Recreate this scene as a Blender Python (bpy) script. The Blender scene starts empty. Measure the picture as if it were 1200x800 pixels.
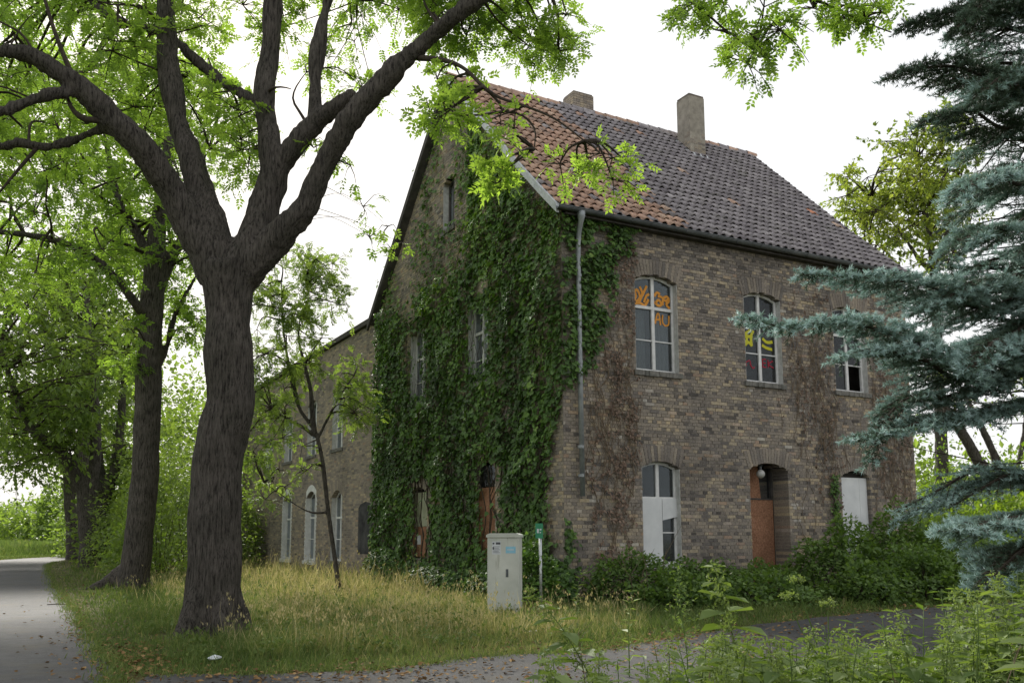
import bpy, math, random
import numpy as np
from mathutils import noise, Vector
rng = np.random.default_rng(7); random.seed(7)
S = bpy.context.scene; COL = S.collection

# ------------------------------------------------------------------ camera, sky, sun
F, PITCH, ROLL, SY, CH = 1065.592, .1429, .0018, 73.4, 1.4      # focal length etc. in pixels of a 1200 px wide frame
cd = bpy.data.cameras.new('camera'); cam = bpy.data.objects.new('camera', cd); COL.objects.link(cam)
cam.location = (0, 0, CH); cam.rotation_mode = 'XYZ'
cam.rotation_euler = (math.pi/2 + PITCH, ROLL, 0)
cd.sensor_width = 36; cd.lens = F/1200*36; cd.shift_y = SY/1200; cd.clip_end = 3000; cd.clip_start = .05
S.camera = cam
SUN_EL, SUN_AZ = math.radians(34), math.radians(-24)             # azimuth from +Y towards +X
w = bpy.data.worlds.new('World'); S.world = w; w.use_nodes = True
nt = w.node_tree; N = nt.nodes; bg = N['Background']
sky = N.new('ShaderNodeTexSky'); sky.sky_type = 'NISHITA'; sky.sun_disc = False
sky.sun_elevation = SUN_EL; sky.sun_rotation = SUN_AZ; sky.dust_density = 4.0; sky.air_density = 1.5
tc = N.new('ShaderNodeTexCoord'); nz = N.new('ShaderNodeTexNoise'); nz.inputs['Scale'].default_value = 1.6; nz.inputs['Detail'].default_value = 4
nt.links.new(tc.outputs['Generated'], nz.inputs['Vector'])
rp = N.new('ShaderNodeValToRGB'); rp.color_ramp.elements[0].position = .3; rp.color_ramp.elements[1].position = .75
rp.color_ramp.elements[0].color = (5.2, 5.3, 5.45, 1); rp.color_ramp.elements[1].color = (5.85, 5.85, 5.85, 1)
nt.links.new(nz.outputs['Fac'], rp.inputs['Fac'])
mx = N.new('ShaderNodeMix'); mx.data_type = 'RGBA'; mx.inputs['Factor'].default_value = .93      # closed cloud cover over the blue
nt.links.new(sky.outputs['Color'], mx.inputs[6]); nt.links.new(rp.outputs['Color'], mx.inputs[7])
nt.links.new(mx.outputs[2], bg.inputs['Color']); bg.inputs['Strength'].default_value = .1
sl = bpy.data.lights.new('sun', 'SUN'); sl.energy = 3.4; sl.angle = math.radians(10); sl.color = (1, .95, .86)
so = bpy.data.objects.new('sun', sl); COL.objects.link(so)
sd = Vector((math.sin(SUN_AZ)*math.cos(SUN_EL), math.cos(SUN_AZ)*math.cos(SUN_EL), math.sin(SUN_EL)))
so.rotation_euler = sd.to_track_quat('Z', 'Y').to_euler(); so.location = (0, 0, 40)
S.view_settings.view_transform = 'Standard'; S.view_settings.look = 'None'; S.view_settings.exposure = .92; S.view_settings.gamma = 1
S.render.engine = 'CYCLES'; S.cycles.max_bounces = 6; S.cycles.transparent_max_bounces = 8

# ------------------------------------------------------------------ pixel <-> place helpers
TH, CX, CY = .4991, 1.0788, 18.9502            # the house: its corner and the turn of its front
_c, _s = math.cos(ROLL), math.sin(ROLL); _cp, _sp = math.cos(PITCH), math.sin(PITCH); _ct, _st = math.cos(TH), math.sin(TH)
def ray(u, v):
    a = np.asarray(u, float)-600; b = 400+SY-np.asarray(v, float)
    x = (_c*a+_s*b)/F; y = (-_s*a+_c*b)/F
    return np.stack([x, _cp-y*_sp, _sp+y*_cp], -1)
def ground(u, v, z=0.):
    d = ray(u, v); return np.array([0, 0, CH])+d*((z-CH)/d[..., 2:3])
def atY(u, v, Y):
    d = ray(u, v); return np.array([0, 0, CH])+d*(np.asarray(Y, float)/d[..., 1])[..., None]
def project(P):
    P = np.asarray(P, float); z = P[..., 2]-CH; y = P[..., 1]
    fw = y*_cp+z*_sp; up = -y*_sp+z*_cp; u = P[..., 0]/fw*F; v = up/fw*F
    return np.stack([600+_c*u-_s*v, 400+SY-(_s*u+_c*v)], -1)
def h2w(P):
    P = np.asarray(P, float); return np.stack([CX+P[..., 0]*_ct-P[..., 1]*_st, CY+P[..., 0]*_st+P[..., 1]*_ct, P[..., 2]], -1)
def w2h(P):
    P = np.asarray(P, float); dx = P[..., 0]-CX; dy = P[..., 1]-CY
    return np.stack([dx*_ct+dy*_st, -dx*_st+dy*_ct, P[..., 2]], -1)
def inpoly(p, poly):
    x, y = p[..., 0], p[..., 1]; r = np.zeros(x.shape, bool); n = len(poly)
    for i in range(n):
        x0, y0 = poly[i]; x1, y1 = poly[(i+1) % n]
        if y0 == y1: continue
        r ^= ((y0 > y) != (y1 > y)) & (x < (x1-x0)*(y-y0)/(y1-y0)+x0)
    return r
def nrm(a): return a/np.maximum(np.linalg.norm(a, axis=-1, keepdims=True), 1e-9)
def U(a, b, n=None): return rng.uniform(a, b, n)
def rdir(n): return nrm(rng.normal(size=(n, 3)))

# ------------------------------------------------------------------ mesh helpers
class Acc:
    """collects vertices, faces and a per-vertex tint, then links ONE mesh object"""
    def __init__(s): s.V = []; s.F = {3: [], 4: []}; s.P = []; s.T = []; s.n = 0
    def add(s, V, F=None, tint=.5, polys=None):
        V = np.asarray(V, float).reshape(-1, 3); k = len(V)
        s.V.append(V); s.T.append(np.broadcast_to(np.asarray(tint, float), (k,)))
        if F is not None:
            for f in (F if isinstance(F, list) else [F]):
                f = np.asarray(f, int)
                if f.size: s.F[f.shape[1]].append(f+s.n)
        if polys: s.P += [[i+s.n for i in p] for p in polys]
        s.n += k; return s
    def box(s, x0, y0, z0, x1, y1, z1, tint=.5, jit=0):
        V = np.array([(x, y, z) for z in (z0, z1) for y in (y0, y1) for x in (x0, x1)], float)
        if jit: V += U(-jit, jit, V.shape)
        return s.add(V, np.array([(0, 2, 3, 1), (4, 5, 7, 6), (0, 1, 5, 4), (2, 6, 7, 3), (0, 4, 6, 2), (1, 3, 7, 5)]), tint)
    def prism(s, pts, d0, d1, mapf, tint=.5):
        """polygon pts (s,z) swept between depths d0,d1 through mapf(s,d,z)"""
        n = len(pts); V = [mapf(a, d0, b) for a, b in pts]+[mapf(a, d1, b) for a, b in pts]
        P = [list(range(n))[::-1], list(range(n, 2*n))]+[[i, (i+1) % n, n+(i+1) % n, n+i] for i in range(n)]
        return s.add(V, None, tint, P)
    def tube(s, pts, rad, k=7, tint=.5, cap=True):
        pts = np.asarray(pts, float); n = len(pts); rad = np.broadcast_to(np.asarray(rad, float), (n,))
        T = nrm(np.gradient(pts, axis=0)); up = np.array([0., 0, 1]) if abs(T[0, 2]) < .9 else np.array([1., 0, 0])
        X = []; x = nrm(np.cross(T[0], up))
        for i in range(n):
            x = x-T[i]*(x@T[i]); x = x/max(np.linalg.norm(x), 1e-9); X.append(x)
        X = np.array(X); Y = np.cross(T, X); a = np.arange(k)*2*math.pi/k
        V = pts[:, None]+rad[:, None, None]*(np.cos(a)[None, :, None]*X[:, None]+np.sin(a)[None, :, None]*Y[:, None])
        i = np.arange(n-1)[:, None]*k; j = np.arange(k)[None]; j2 = (j+1) % k
        Q = np.stack([i+j, i+j2, i+k+j2, i+k+j], -1).reshape(-1, 4)
        s.add(V.reshape(-1, 3), Q, tint)
        if cap: s.P += [[s.n-k*n+q for q in range(k)][::-1], [s.n-k+q for q in range(k)]]
        return s
    def mesh(s, name, smooth=False):
        V = np.concatenate(s.V); T = np.concatenate(s.T)
        lv = []; tot = []
        for k in (3, 4):
            for f in s.F[k]: lv.append(f.reshape(-1)); tot.append(np.full(len(f), k))
        for p in s.P: lv.append(np.array(p)); tot.append(np.array([len(p)]))
        lv = np.concatenate(lv); tot = np.concatenate(tot); st = np.concatenate([[0], np.cumsum(tot)[:-1]])
        m = bpy.data.meshes.new(name); m.vertices.add(len(V)); m.vertices.foreach_set('co', V.ravel().astype(np.float32))
        m.loops.add(len(lv)); m.loops.foreach_set('vertex_index', lv.astype(np.int32))
        m.polygons.add(len(st)); m.polygons.foreach_set('loop_start', st.astype(np.int32))
        m.polygons.foreach_set('use_smooth', np.full(len(st), bool(smooth)))
        a = m.attributes.new('tint', 'FLOAT', 'POINT'); a.data.foreach_set('value', T.astype(np.float32))
        m.update(calc_edges=True); return m
    def build(s, name, mat, parent=None, smooth=False, off=None, **kw):
        if off is not None: s.V = [v-np.asarray(off) for v in s.V]
        return link(name, s.mesh(name, smooth), mat, parent, **kw)
def link(name, me, mat, parent=None, loc=None, label=None, cat=None, group=None, kind=None):
    o = bpy.data.objects.new(name, me); COL.objects.link(o)
    if me is not None and mat is not None and not len(me.materials): me.materials.append(mat)
    if parent: o.parent = parent
    if loc is not None: o.location = loc
    for k, v in (('label', label), ('category', cat), ('group', group), ('kind', kind)):
        if v: o[k] = v
    return o
def thing(name, label, cat, loc=(0, 0, 0), rz=0, group=None):
    o = link(name, None, None, None, tuple(float(q) for q in loc), label, cat, group); o.rotation_euler.z = rz; return o
def inst(acc, TV, TF, pos, Y, hint, sc, tint, sx=None):
    """copies of a template; Y = the template's own +Y, hint = roughly its +Z"""
    Y = nrm(Y); X = nrm(np.cross(Y, hint)); Z = np.cross(X, Y); n = len(pos); TV = np.asarray(TV, float); k = len(TV)
    sc = np.broadcast_to(np.asarray(sc, float), (n,))[:, None, None]; wx = 1 if sx is None else np.asarray(sx)[:, None, None]
    V = pos[:, None]+sc*(TV[None, :, 0:1]*wx*X[:, None]+TV[None, :, 1:2]*Y[:, None]+TV[None, :, 2:3]*Z[:, None])
    TF = np.asarray(TF, int); Fa = (TF[None]+(np.arange(n)*k)[:, None, None]).reshape(-1, TF.shape[1])
    acc.add(V.reshape(-1, 3), Fa, np.repeat(np.broadcast_to(tint, (n,)), k))
LEAF = ([(0, 0, 0), (-.27, .42, .07), (0, 1, -.06), (.27, .42, .07)], [(0, 1, 2), (0, 2, 3)])
LONG = ([(0, 0, 0), (-.16, .4, .04), (0, 1, -.08), (.16, .4, .04)], [(0, 1, 2), (0, 2, 3)])
BROAD = ([(0, 0, 0), (-.36, .3, .06), (-.3, .62, .05), (0, 1, -.1), (.3, .62, .05), (.36, .3, .06)], [(0, 1, 2, 3), (0, 3, 4, 5)])
IVY = ([(0, 0, 0), (-.5, .16, .05), (-.34, .6, .04), (0, 1, -.12), (.34, .6, .04), (.5, .16, .05)], [(0, 1, 2, 3), (0, 3, 4, 5)])
BLADE = ([(-.5, 0, 0), (.5, 0, 0), (.3, .55, .06), (0, 1, .25), (-.3, .55, .06)], None)

# ------------------------------------------------------------------ materials (procedural)
def mat(name, build):
    m = bpy.data.materials.new(name); m.use_nodes = True; t = m.node_tree; t.nodes.clear()
    out = t.nodes.new('ShaderNodeOutputMaterial'); t.links.new(build(t), out.inputs['Surface']); return m
def nd(t, k, **kw):
    n = t.nodes.new('ShaderNode'+k)
    for a, v in kw.items():
        if a in n.inputs.keys() if isinstance(a, str) else False: n.inputs[a].default_value = v
        else: setattr(n, a, v)
    return n
def ramp(t, fac, stops):
    r = nd(t, 'ValToRGB'); e = r.color_ramp.elements
    while len(e) < len(stops): e.new(.5)
    for q, (p, c) in zip(e, stops): q.position = p; q.color = (*c, 1)
    t.links.new(fac, r.inputs['Fac']); return r.outputs['Color']
def noi(t, scale, detail=4, vec=None, stretch=None, rough=.6):
    n = nd(t, 'TexNoise'); n.inputs['Scale'].default_value = scale; n.inputs['Detail'].default_value = detail; n.inputs['Roughness'].default_value = rough
    if vec is None: vec = nd(t, 'NewGeometry').outputs['Position']
    if stretch:
        m = nd(t, 'Mapping'); m.inputs['Scale'].default_value = stretch; t.links.new(vec, m.inputs['Vector']); vec = m.outputs['Vector']
    t.links.new(vec, n.inputs['Vector']); return n.outputs['Fac']
def mixc(t, fac, a, b, mode='MIX'):
    m = nd(t, 'Mix', data_type='RGBA', blend_type=mode)
    for i, v in ((0, fac), (6, a), (7, b)):
        if hasattr(v, 'is_linked'): t.links.new(v, m.inputs[i])
        else: m.inputs[i].default_value = v if i == 0 else (*v, 1)
    return m.outputs[2]
def tintv(t): return nd(t, 'Attribute', attribute_name='tint').outputs['Fac']
def math_(t, op, a, b=None, clamp=False):
    m = nd(t, 'Math', operation=op); m.use_clamp = clamp
    for i, v in ((0, a), (1, b)):
        if v is None: continue
        if hasattr(v, 'is_linked'): t.links.new(v, m.inputs[i])
        else: m.inputs[i].default_value = v
    return m.outputs[0]
def pbsdf(t, col, rough=.8, spec=.3, metal=0, bump=None, bs=.4, bd=.02):
    p = nd(t, 'BsdfPrincipled'); p.inputs['Metallic'].default_value = metal; p.inputs['Specular IOR Level'].default_value = spec
    if hasattr(col, 'is_linked'): t.links.new(col, p.inputs['Base Color'])
    else: p.inputs['Base Color'].default_value = (*col, 1)
    if hasattr(rough, 'is_linked'): t.links.new(rough, p.inputs['Roughness'])
    else: p.inputs['Roughness'].default_value = rough
    if bump is not None:
        b = nd(t, 'Bump'); b.inputs['Strength'].default_value = bs; b.inputs['Distance'].default_value = bd
        t.links.new(bump, b.inputs['Height']); t.links.new(b.outputs['Normal'], p.inputs['Normal'])
    return p.outputs[0]
def m_brick(t):
    c = ramp(t, tintv(t), [(0, (0.108, 0.097, 0.0887)), (.2, (0.189, 0.17, 0.152)), (.42, (0.273, 0.238, 0.199)), (.62, (0.339, 0.293, 0.232)), (.8, (0.449, 0.375, 0.257)), (.92, (0.345, 0.252, 0.187)), (1, (0.458, 0.428, 0.374))])
    c = mixc(t, ramp(t, noi(t, 28, 5), [(.3, (.55,)*3), (.75, (1.15,)*3)]), (0, 0, 0), c, 'MULTIPLY') if False else mixc(t, .8, c, ramp(t, noi(t, 28, 5), [(.25, (.5,)*3), (.75, (1.3,)*3)]), 'MULTIPLY')
    c = mixc(t, .75, c, ramp(t, noi(t, .9, 7), [(.3, (.5, .5, .52)), (.48, (.92, .92, .95)), (.7, (1.25, 1.2, 1.1))]), 'MULTIPLY')
    return pbsdf(t, c, .9, .2, bump=noi(t, 60, 6), bs=.6, bd=.006)
def m_mortar(t):
    c = ramp(t, noi(t, 5, 6), [(.3, (0.213, 0.194, 0.163)), (.7, (0.375, 0.344, 0.288))])
    return pbsdf(t, c, .95, .1, bump=noi(t, 120, 4), bs=.5, bd=.004)
def m_tile(t):
    c = ramp(t, tintv(t), [(0, (0.175, 0.156, 0.169)), (.25, (0.288, 0.263, 0.275)), (.48, (0.4, 0.369, 0.375)), (.55, (0.362, 0.25, 0.2)), (.75, (0.525, 0.338, 0.25)), (.9, (0.587, 0.438, 0.338)), (1, (0.688, 0.312, 0.188))])
    c = mixc(t, .8, c, ramp(t, noi(t, 9, 6), [(.3, (.5,)*3), (.7, (1.25,)*3)]), 'MULTIPLY')
    c = mixc(t, ramp(t, noi(t, 1.3, 5), [(.55, (0,)*3), (.75, (.55,)*3)]), c, (.085, .09, .05))
    return pbsdf(t, c, .75, .35, bump=noi(t, 45, 5), bs=.35, bd=.006)
def m_bark(dark, light):
    def b(t):
        g = nd(t, 'NewGeometry').outputs['Position']
        n1 = noi(t, 1, 8, g, (36, 36, 5.), .78); n2 = noi(t, 3, 5, g)
        c = ramp(t, n1, [(.39, tuple(q*.5 for q in dark)), (.5, tuple((a+b)/2.3 for a, b in zip(dark, light))), (.7, light)])  # fissures darkened along the bump noise: their shade is put into the colour
        c = mixc(t, .6, c, ramp(t, n2, [(.3, (.55, .58, .5)), (.7, (1.25, 1.22, 1.18))]), 'MULTIPLY')
        return pbsdf(t, c, .92, .15, bump=n1, bs=1., bd=.07)
    return b
def m_leaf(stops, trans=.45, rough=.5, spec=.35, tcol=(1.5, 1.6, .6)):
    def b(t):
        c = ramp(t, tintv(t), stops)
        c = mixc(t, .5, c, ramp(t, noi(t, 1.2, 3), [(.3, (.75,)*3), (.7, (1.2,)*3)]), 'MULTIPLY')
        p = pbsdf(t, c, rough, spec)
        tr = nd(t, 'BsdfTranslucent'); t.links.new(mixc(t, 1., c, tcol, 'MULTIPLY'), tr.inputs['Color'])
        m = nd(t, 'MixShader'); m.inputs[0].default_value = trans; t.links.new(p, m.inputs[1]); t.links.new(tr.outputs[0], m.inputs[2])
        return m.outputs[0]
    return b
def m_plain(c0, c1, scale=6, rough=.7, spec=.3, metal=0, bs=.15):
    def b(t):
        n = noi(t, scale, 6); return pbsdf(t, ramp(t, n, [(.3, c0), (.7, c1)]), rough, spec, metal, bump=noi(t, scale*8, 4), bs=bs, bd=.004)
    return b
def m_glass(t):
    gl = nd(t, 'BsdfGlossy'); gl.inputs['Roughness'].default_value = .09; gl.inputs['Color'].default_value = (.42, .46, .5, 1)
    tr = nd(t, 'BsdfTransparent'); tr.inputs['Color'].default_value = (.72, .76, .76, 1)
    fr = nd(t, 'Fresnel'); fr.inputs['IOR'].default_value = 1.5
    di = nd(t, 'BsdfDiffuse'); di.inputs['Color'].default_value = (.3, .3, .29, 1)
    m0 = nd(t, 'MixShader'); m0.inputs[0].default_value = .1; t.links.new(tr.outputs[0], m0.inputs[1]); t.links.new(di.outputs[0], m0.inputs[2])
    m = nd(t, 'MixShader'); t.links.new(fr.outputs[0], m.inputs[0]); t.links.new(m0.outputs[0], m.inputs[1]); t.links.new(gl.outputs[0], m.inputs[2]); return m.outputs[0]
def m_asphalt(t, k=.85):
    c = ramp(t, noi(t, .5, 5), [(.3, (.062*k, .062*k, .065*k)), (.7, (.1*k, .1*k, .102*k))])
    c = mixc(t, .7, c, ramp(t, noi(t, 70, 4, rough=.8), [(.3, (.45,)*3), (.72, (1.5,)*3)]), 'MULTIPLY')
    c = mixc(t, .7, c, ramp(t, noi(t, 4.5, 7, rough=.75), [(.32, (.62,)*3), (.68, (1.3,)*3)]), 'MULTIPLY')
    c = mixc(t, ramp(t, noi(t, 1.7, 7), [(.5, (0,)*3), (.68, (.6,)*3)]), c, (.1*k, .088*k, .065*k))
    v = nd(t, 'TexVoronoi', feature='DISTANCE_TO_EDGE'); v.inputs['Scale'].default_value = .8; mp = nd(t, 'NewGeometry').outputs['Position']
    wn = nd(t, 'TexNoise'); wn.inputs['Scale'].default_value = 2.; wn.inputs['Detail'].default_value = 5; ad = nd(t, 'Mix', data_type='VECTOR'); ad.inputs[0].default_value = .5; t.links.new(mp, ad.inputs[4]); t.links.new(wn.outputs['Color'], ad.inputs[5]); t.links.new(ad.outputs[1], v.inputs['Vector'])
    c = mixc(t, ramp(t, v.outputs['Distance'], [(.0, (.55,)*3), (.009, (0,)*3)]), c, (.02, .018, .015))
    return pbsdf(t, c, .8, .3, bump=noi(t, 110, 4), bs=.7, bd=.01)
def m_soil(t):
    c = ramp(t, noi(t, .8, 7), [(.3, (.05, .042, .025)), (.5, (.085, .085, .03)), (.7, (.13, .11, .055))])
    return pbsdf(t, c, .95, .1, bump=noi(t, 25, 6), bs=.8, bd=.03)
def m_field(t):
    c = ramp(t, noi(t, .25, 6), [(.3, (.09, .15, .03)), (.55, (.14, .2, .045)), (.75, (.2, .22, .07))])
    return pbsdf(t, c, .95, .1)
def m_panel(t):
    g = nd(t, 'NewGeometry').outputs['Position']
    c = ramp(t, noi(t, 2.2, 6), [(.3, (.45, .47, .42)), (.7, (.6, .61, .56))])
    c = mixc(t, ramp(t, noi(t, 1, 5, g, (9, 9, 1.6)), [(.6, (0,)*3), (.74, (.6,)*3)]), c, (.16, .15, .09))
    return pbsdf(t, c, .6, .3)
def m_osb(t):
    c = ramp(t, noi(t, 24, 4), [(.3, (0.194, 0.0946, 0.0559)), (.5, (0.316, 0.161, 0.0949)), (.7, (0.416, 0.239, 0.151))])
    c = mixc(t, .6, c, ramp(t, noi(t, 2, 4), [(.3, (.6,)*3), (.7, (1.15,)*3)]), 'MULTIPLY'); return pbsdf(t, c, .85, .2)
G_TREE = [(0, (0.088, 0.149, 0.0415)), (.5, (0.165, 0.251, 0.0635)), (1, (0.251, 0.354, 0.0956))]
MT = dict(
    brick=mat('brick', m_brick), mortar=mat('mortar', m_mortar), tile=mat('roof_tile', m_tile),
    bark=mat('bark', m_bark((.045, .039, .036), (.185, .166, .148))), bark_pale=mat('bark_pale', m_bark((.05, .045, .04), (.15, .14, .12))),
    twig=mat('twig', m_plain((.03, .024, .018), (.07, .058, .045), 20, .9, .1)), drytwig=mat('dry_twig', m_plain((.1, .075, .05), (.22, .17, .12), 20, .9, .1)),
    leaf=mat('tree_leaf', m_leaf(G_TREE, .62)),
    leaf_mid=mat('roadside_leaf', m_leaf([(0, (0.0898, 0.139, 0.0455)), (.5, (0.156, 0.22, 0.067)), (1, (0.232, 0.306, 0.0943))], .52)),
    leaf_light=mat('birch_leaf', m_leaf([(0, (0.109, 0.149, 0.0396)), (.5, (0.174, 0.223, 0.0598)), (1, (0.27, 0.299, 0.0913))], .5)),
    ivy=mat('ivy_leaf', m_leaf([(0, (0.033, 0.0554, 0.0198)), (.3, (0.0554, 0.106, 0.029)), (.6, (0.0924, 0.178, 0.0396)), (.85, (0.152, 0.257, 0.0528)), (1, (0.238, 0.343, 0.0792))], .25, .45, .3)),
    dead=mat('dead_leaf', m_leaf([(0, (0.09, 0.063, 0.0495)), (.5, (0.18, 0.128, 0.0975)), (1, (0.315, 0.232, 0.18))], .15, .8, .1, (1.1, 1, .8))),
    litter=mat('litter_leaf', m_leaf([(0, (.08, .045, .02)), (.5, (.2, .12, .05)), (1, (.33, .22, .1))], .1, .8, .1, (1, 1, 1))),
    shrub=mat('shrub_leaf', m_leaf([(0, (0.048, 0.09, 0.0264)), (.5, (0.102, 0.174, 0.0444)), (1, (0.18, 0.264, 0.066))], .35, .5, .3)),
    shrub_lit=mat('sunlit_shrub_leaf', m_leaf([(0, (.06, .11, .02)), (.5, (.11, .18, .028)), (1, (.2, .27, .04))], .45)),  # brighter, yellower copy of the shrub leaf: sunlight put into its colour
    weed=mat('weed_leaf', m_leaf([(0, (0.0575, 0.0978, 0.0287)), (.5, (0.109, 0.167, 0.046)), (1, (0.218, 0.276, 0.103))], .35, .6, .25)),
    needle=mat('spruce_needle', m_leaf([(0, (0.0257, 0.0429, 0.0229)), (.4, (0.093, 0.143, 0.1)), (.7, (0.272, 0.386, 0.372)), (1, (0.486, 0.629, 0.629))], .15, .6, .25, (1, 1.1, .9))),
    grass=mat('grass_blade', m_leaf([(0, (0.0758, 0.124, 0.0331)), (.35, (0.149, 0.202, 0.0592)), (.6, (0.263, 0.263, 0.106)), (.85, (0.419, 0.352, 0.191)), (1, (0.526, 0.45, 0.288))], .35, .7, .2, (1.1, 1.15, .7))),
    asphalt=mat('asphalt', lambda t: m_asphalt(t, .85)), drive=mat('old_asphalt', lambda t: m_asphalt(t, .62)), soil=mat('soil', m_soil), field=mat('field', m_field),
    zinc=mat('zinc', m_plain((.2, .22, .23), (.34, .36, .37), 5, .5, .4, .5)), zinc_light=mat('zinc_flashing', m_plain((.4, .42, .44), (.55, .57, .58), 6, .5, .4, .3)),
    gutter=mat('gutter_metal', m_plain((.07, .08, .085), (.16, .17, .18), 4, .55, .4, .4)),
    white=mat('white_paint', m_plain((.55, .55, .54), (.75, .75, .74), 7, .6, .3)), board=mat('white_board', m_plain((.56, .575, .58), (.7, .71, .71), 2.5, .6, .3, 0, .05)),
    plaster=mat('painted_reveal', m_plain((.38, .38, .36), (.6, .6, .58), 9, .85, .15)), sill=mat('sill_stone', m_plain((.1, .1, .09), (.23, .22, .2), 8, .9, .15)),
    dark_plaster=mat('dark_grey_plaster', m_plain((.03, .03, .033), (.09, .09, .09), 3, .9, .1)),  # near-black grey with faint mottling, for the wing's dark panel
    osb=mat('chipboard', m_osb), greenboard=mat('pale_green_board', m_plain((.3, .32, .22), (.42, .43, .32), 4, .7, .2)),
    glass=mat('window_glass', m_glass), room=mat('room', m_plain((.03, .028, .026), (.06, .056, .05), 2, .9, .1)), curtain=mat('curtain', m_plain((.3, .3, .3), (.45, .45, .45), 2.5, .9, .1)),
    orange=mat('orange_spray', m_plain((.58, .24, .03), (.68, .3, .05), 9, .6, .2)), yellow=mat('yellow_spray', m_plain((.5, .47, .02), (.55, .52, .04), 9, .6, .2)),
    red=mat('red_spray', m_plain((.3, .015, .03), (.38, .02, .05), 9, .6, .2)), green=mat('green_plastic', m_plain((.02, .17, .08), (.03, .24, .12), 9, .5, .4)),
    cab=mat('cabinet_concrete', m_panel), pole=mat('galvanised_pole', m_plain((.38, .4, .42), (.55, .57, .58), 9, .4, .5, .6)),
    lampglass=mat('lamp_glass', m_plain((.4, .4, .38), (.55, .55, .52), 9, .2, .5)), ink=mat('print_ink', m_plain((.05, .05, .06), (.1, .1, .11), 9, .6, .2)),
    paper=mat('sticker_paper', m_plain((.5, .53, .56), (.62, .64, .66), 9, .5, .3)), cyan=mat('sticker_blue', m_plain((.2, .45, .6), (.3, .55, .68), 9, .5, .3)),
    rend=mat('chimney_brick', m_plain((.1, .085, .07), (.2, .17, .14), 5, .95, .1, 0, .5)), board_edge=mat('barge_board', m_plain((.05, .048, .045), (.11, .1, .095), 5, .9, .1)),
)

# ------------------------------------------------------------------ ground, road, drive
def sheet(name, poly, z, m, cut=None, **kw):
    a = Acc(); a.add([(x, y, z) for x, y in poly], None, .5, [list(range(len(poly)))]); return a.build(name, m, **kw)
g = Acc(); R = 1500; g.add([(-R, -60, 0), (R, -60, 0), (R, R, 0), (-R, R, 0)], np.array([(0, 1, 2, 3)])); g.build('ground', MT['soil'], kind='structure')
def smooth_line(P, n=8):
    P = np.asarray(P, float); t = np.arange(len(P)); tt = np.linspace(0, len(P)-1, (len(P)-1)*n+1); out = []
    for x in tt:
        i = int(min(x, len(P)-2)); f = x-i; p0 = P[max(i-1, 0)]; p1 = P[i]; p2 = P[i+1]; p3 = P[min(i+2, len(P)-1)]
        out.append(.5*((2*p1)+(-p0+p2)*f+(2*p0-5*p1+4*p2-p3)*f*f+(-p0+3*p1-3*p2+p3)*f**3))
    return np.array(out)
RE = smooth_line([(-2.2, -6), (-2.6, 2), (-3.3, 7), (-4, 9.46), (-5.45, 12.15), (-8.35, 17.63), (-12.15, 24.64), (-19.1, 38), (-23.6, 47.3), (-26.6, 55.9), (-26.5, 66), (-20, 82), (-6, 100)], 24)
tn = nrm(np.gradient(RE, axis=0)); LE = RE+np.stack([-tn[:, 1], tn[:, 0]], -1)*3.7
def strip(name, A_, B_, z, m, **kw):
    n = len(A_); V = np.concatenate([np.c_[A_, np.full(n, z)], np.c_[B_, np.full(n, z)]]); i = np.arange(n-1)
    return Acc().add(V, np.stack([i, i+1, n+i+1, n+i], -1)).build(name, m, **kw)
RJ = RE+np.stack([tn[:, 1], -tn[:, 0]], -1)*(.02*np.sin(np.arange(len(RE))*.8)+.03*np.sin(np.arange(len(RE))*.33))[:, None]
strip('road', RJ, LE, .008, MT['asphalt'], kind='structure')
strip('field', LE+np.stack([-tn[:, 1], tn[:, 0]], -1)*3, LE+np.stack([-tn[:, 1], tn[:, 0]], -1)*400+np.array([0, 40]), .004, MT['field'], kind='structure')
DU = [(-3.7, 9.5), (-2.4, 9.55), (-1.18, 9.96), (-.4, 10.83), (.81, 11.2), (1.54, 12.05), (3.5, 14.2), (6.0, 16.4), (8.2, 17.9), (11, 19.5), (18, 23)]
DL = [(-3.2, 6.6), (-1.6, 6.8), (-.4, 7.2), (.8, 7.8), (2.0, 8.6), (3.2, 9.6), (5.4, 11.2), (7.8, 12.8), (10, 14.2), (13, 16), (20, 19)]
DUs, DLs = smooth_line(DU, 6), smooth_line(DL, 6); DUs += U(-.07, .07, DUs.shape)
strip('driveway', DLs, DUs, .012, MT['drive'], kind='structure')

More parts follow.
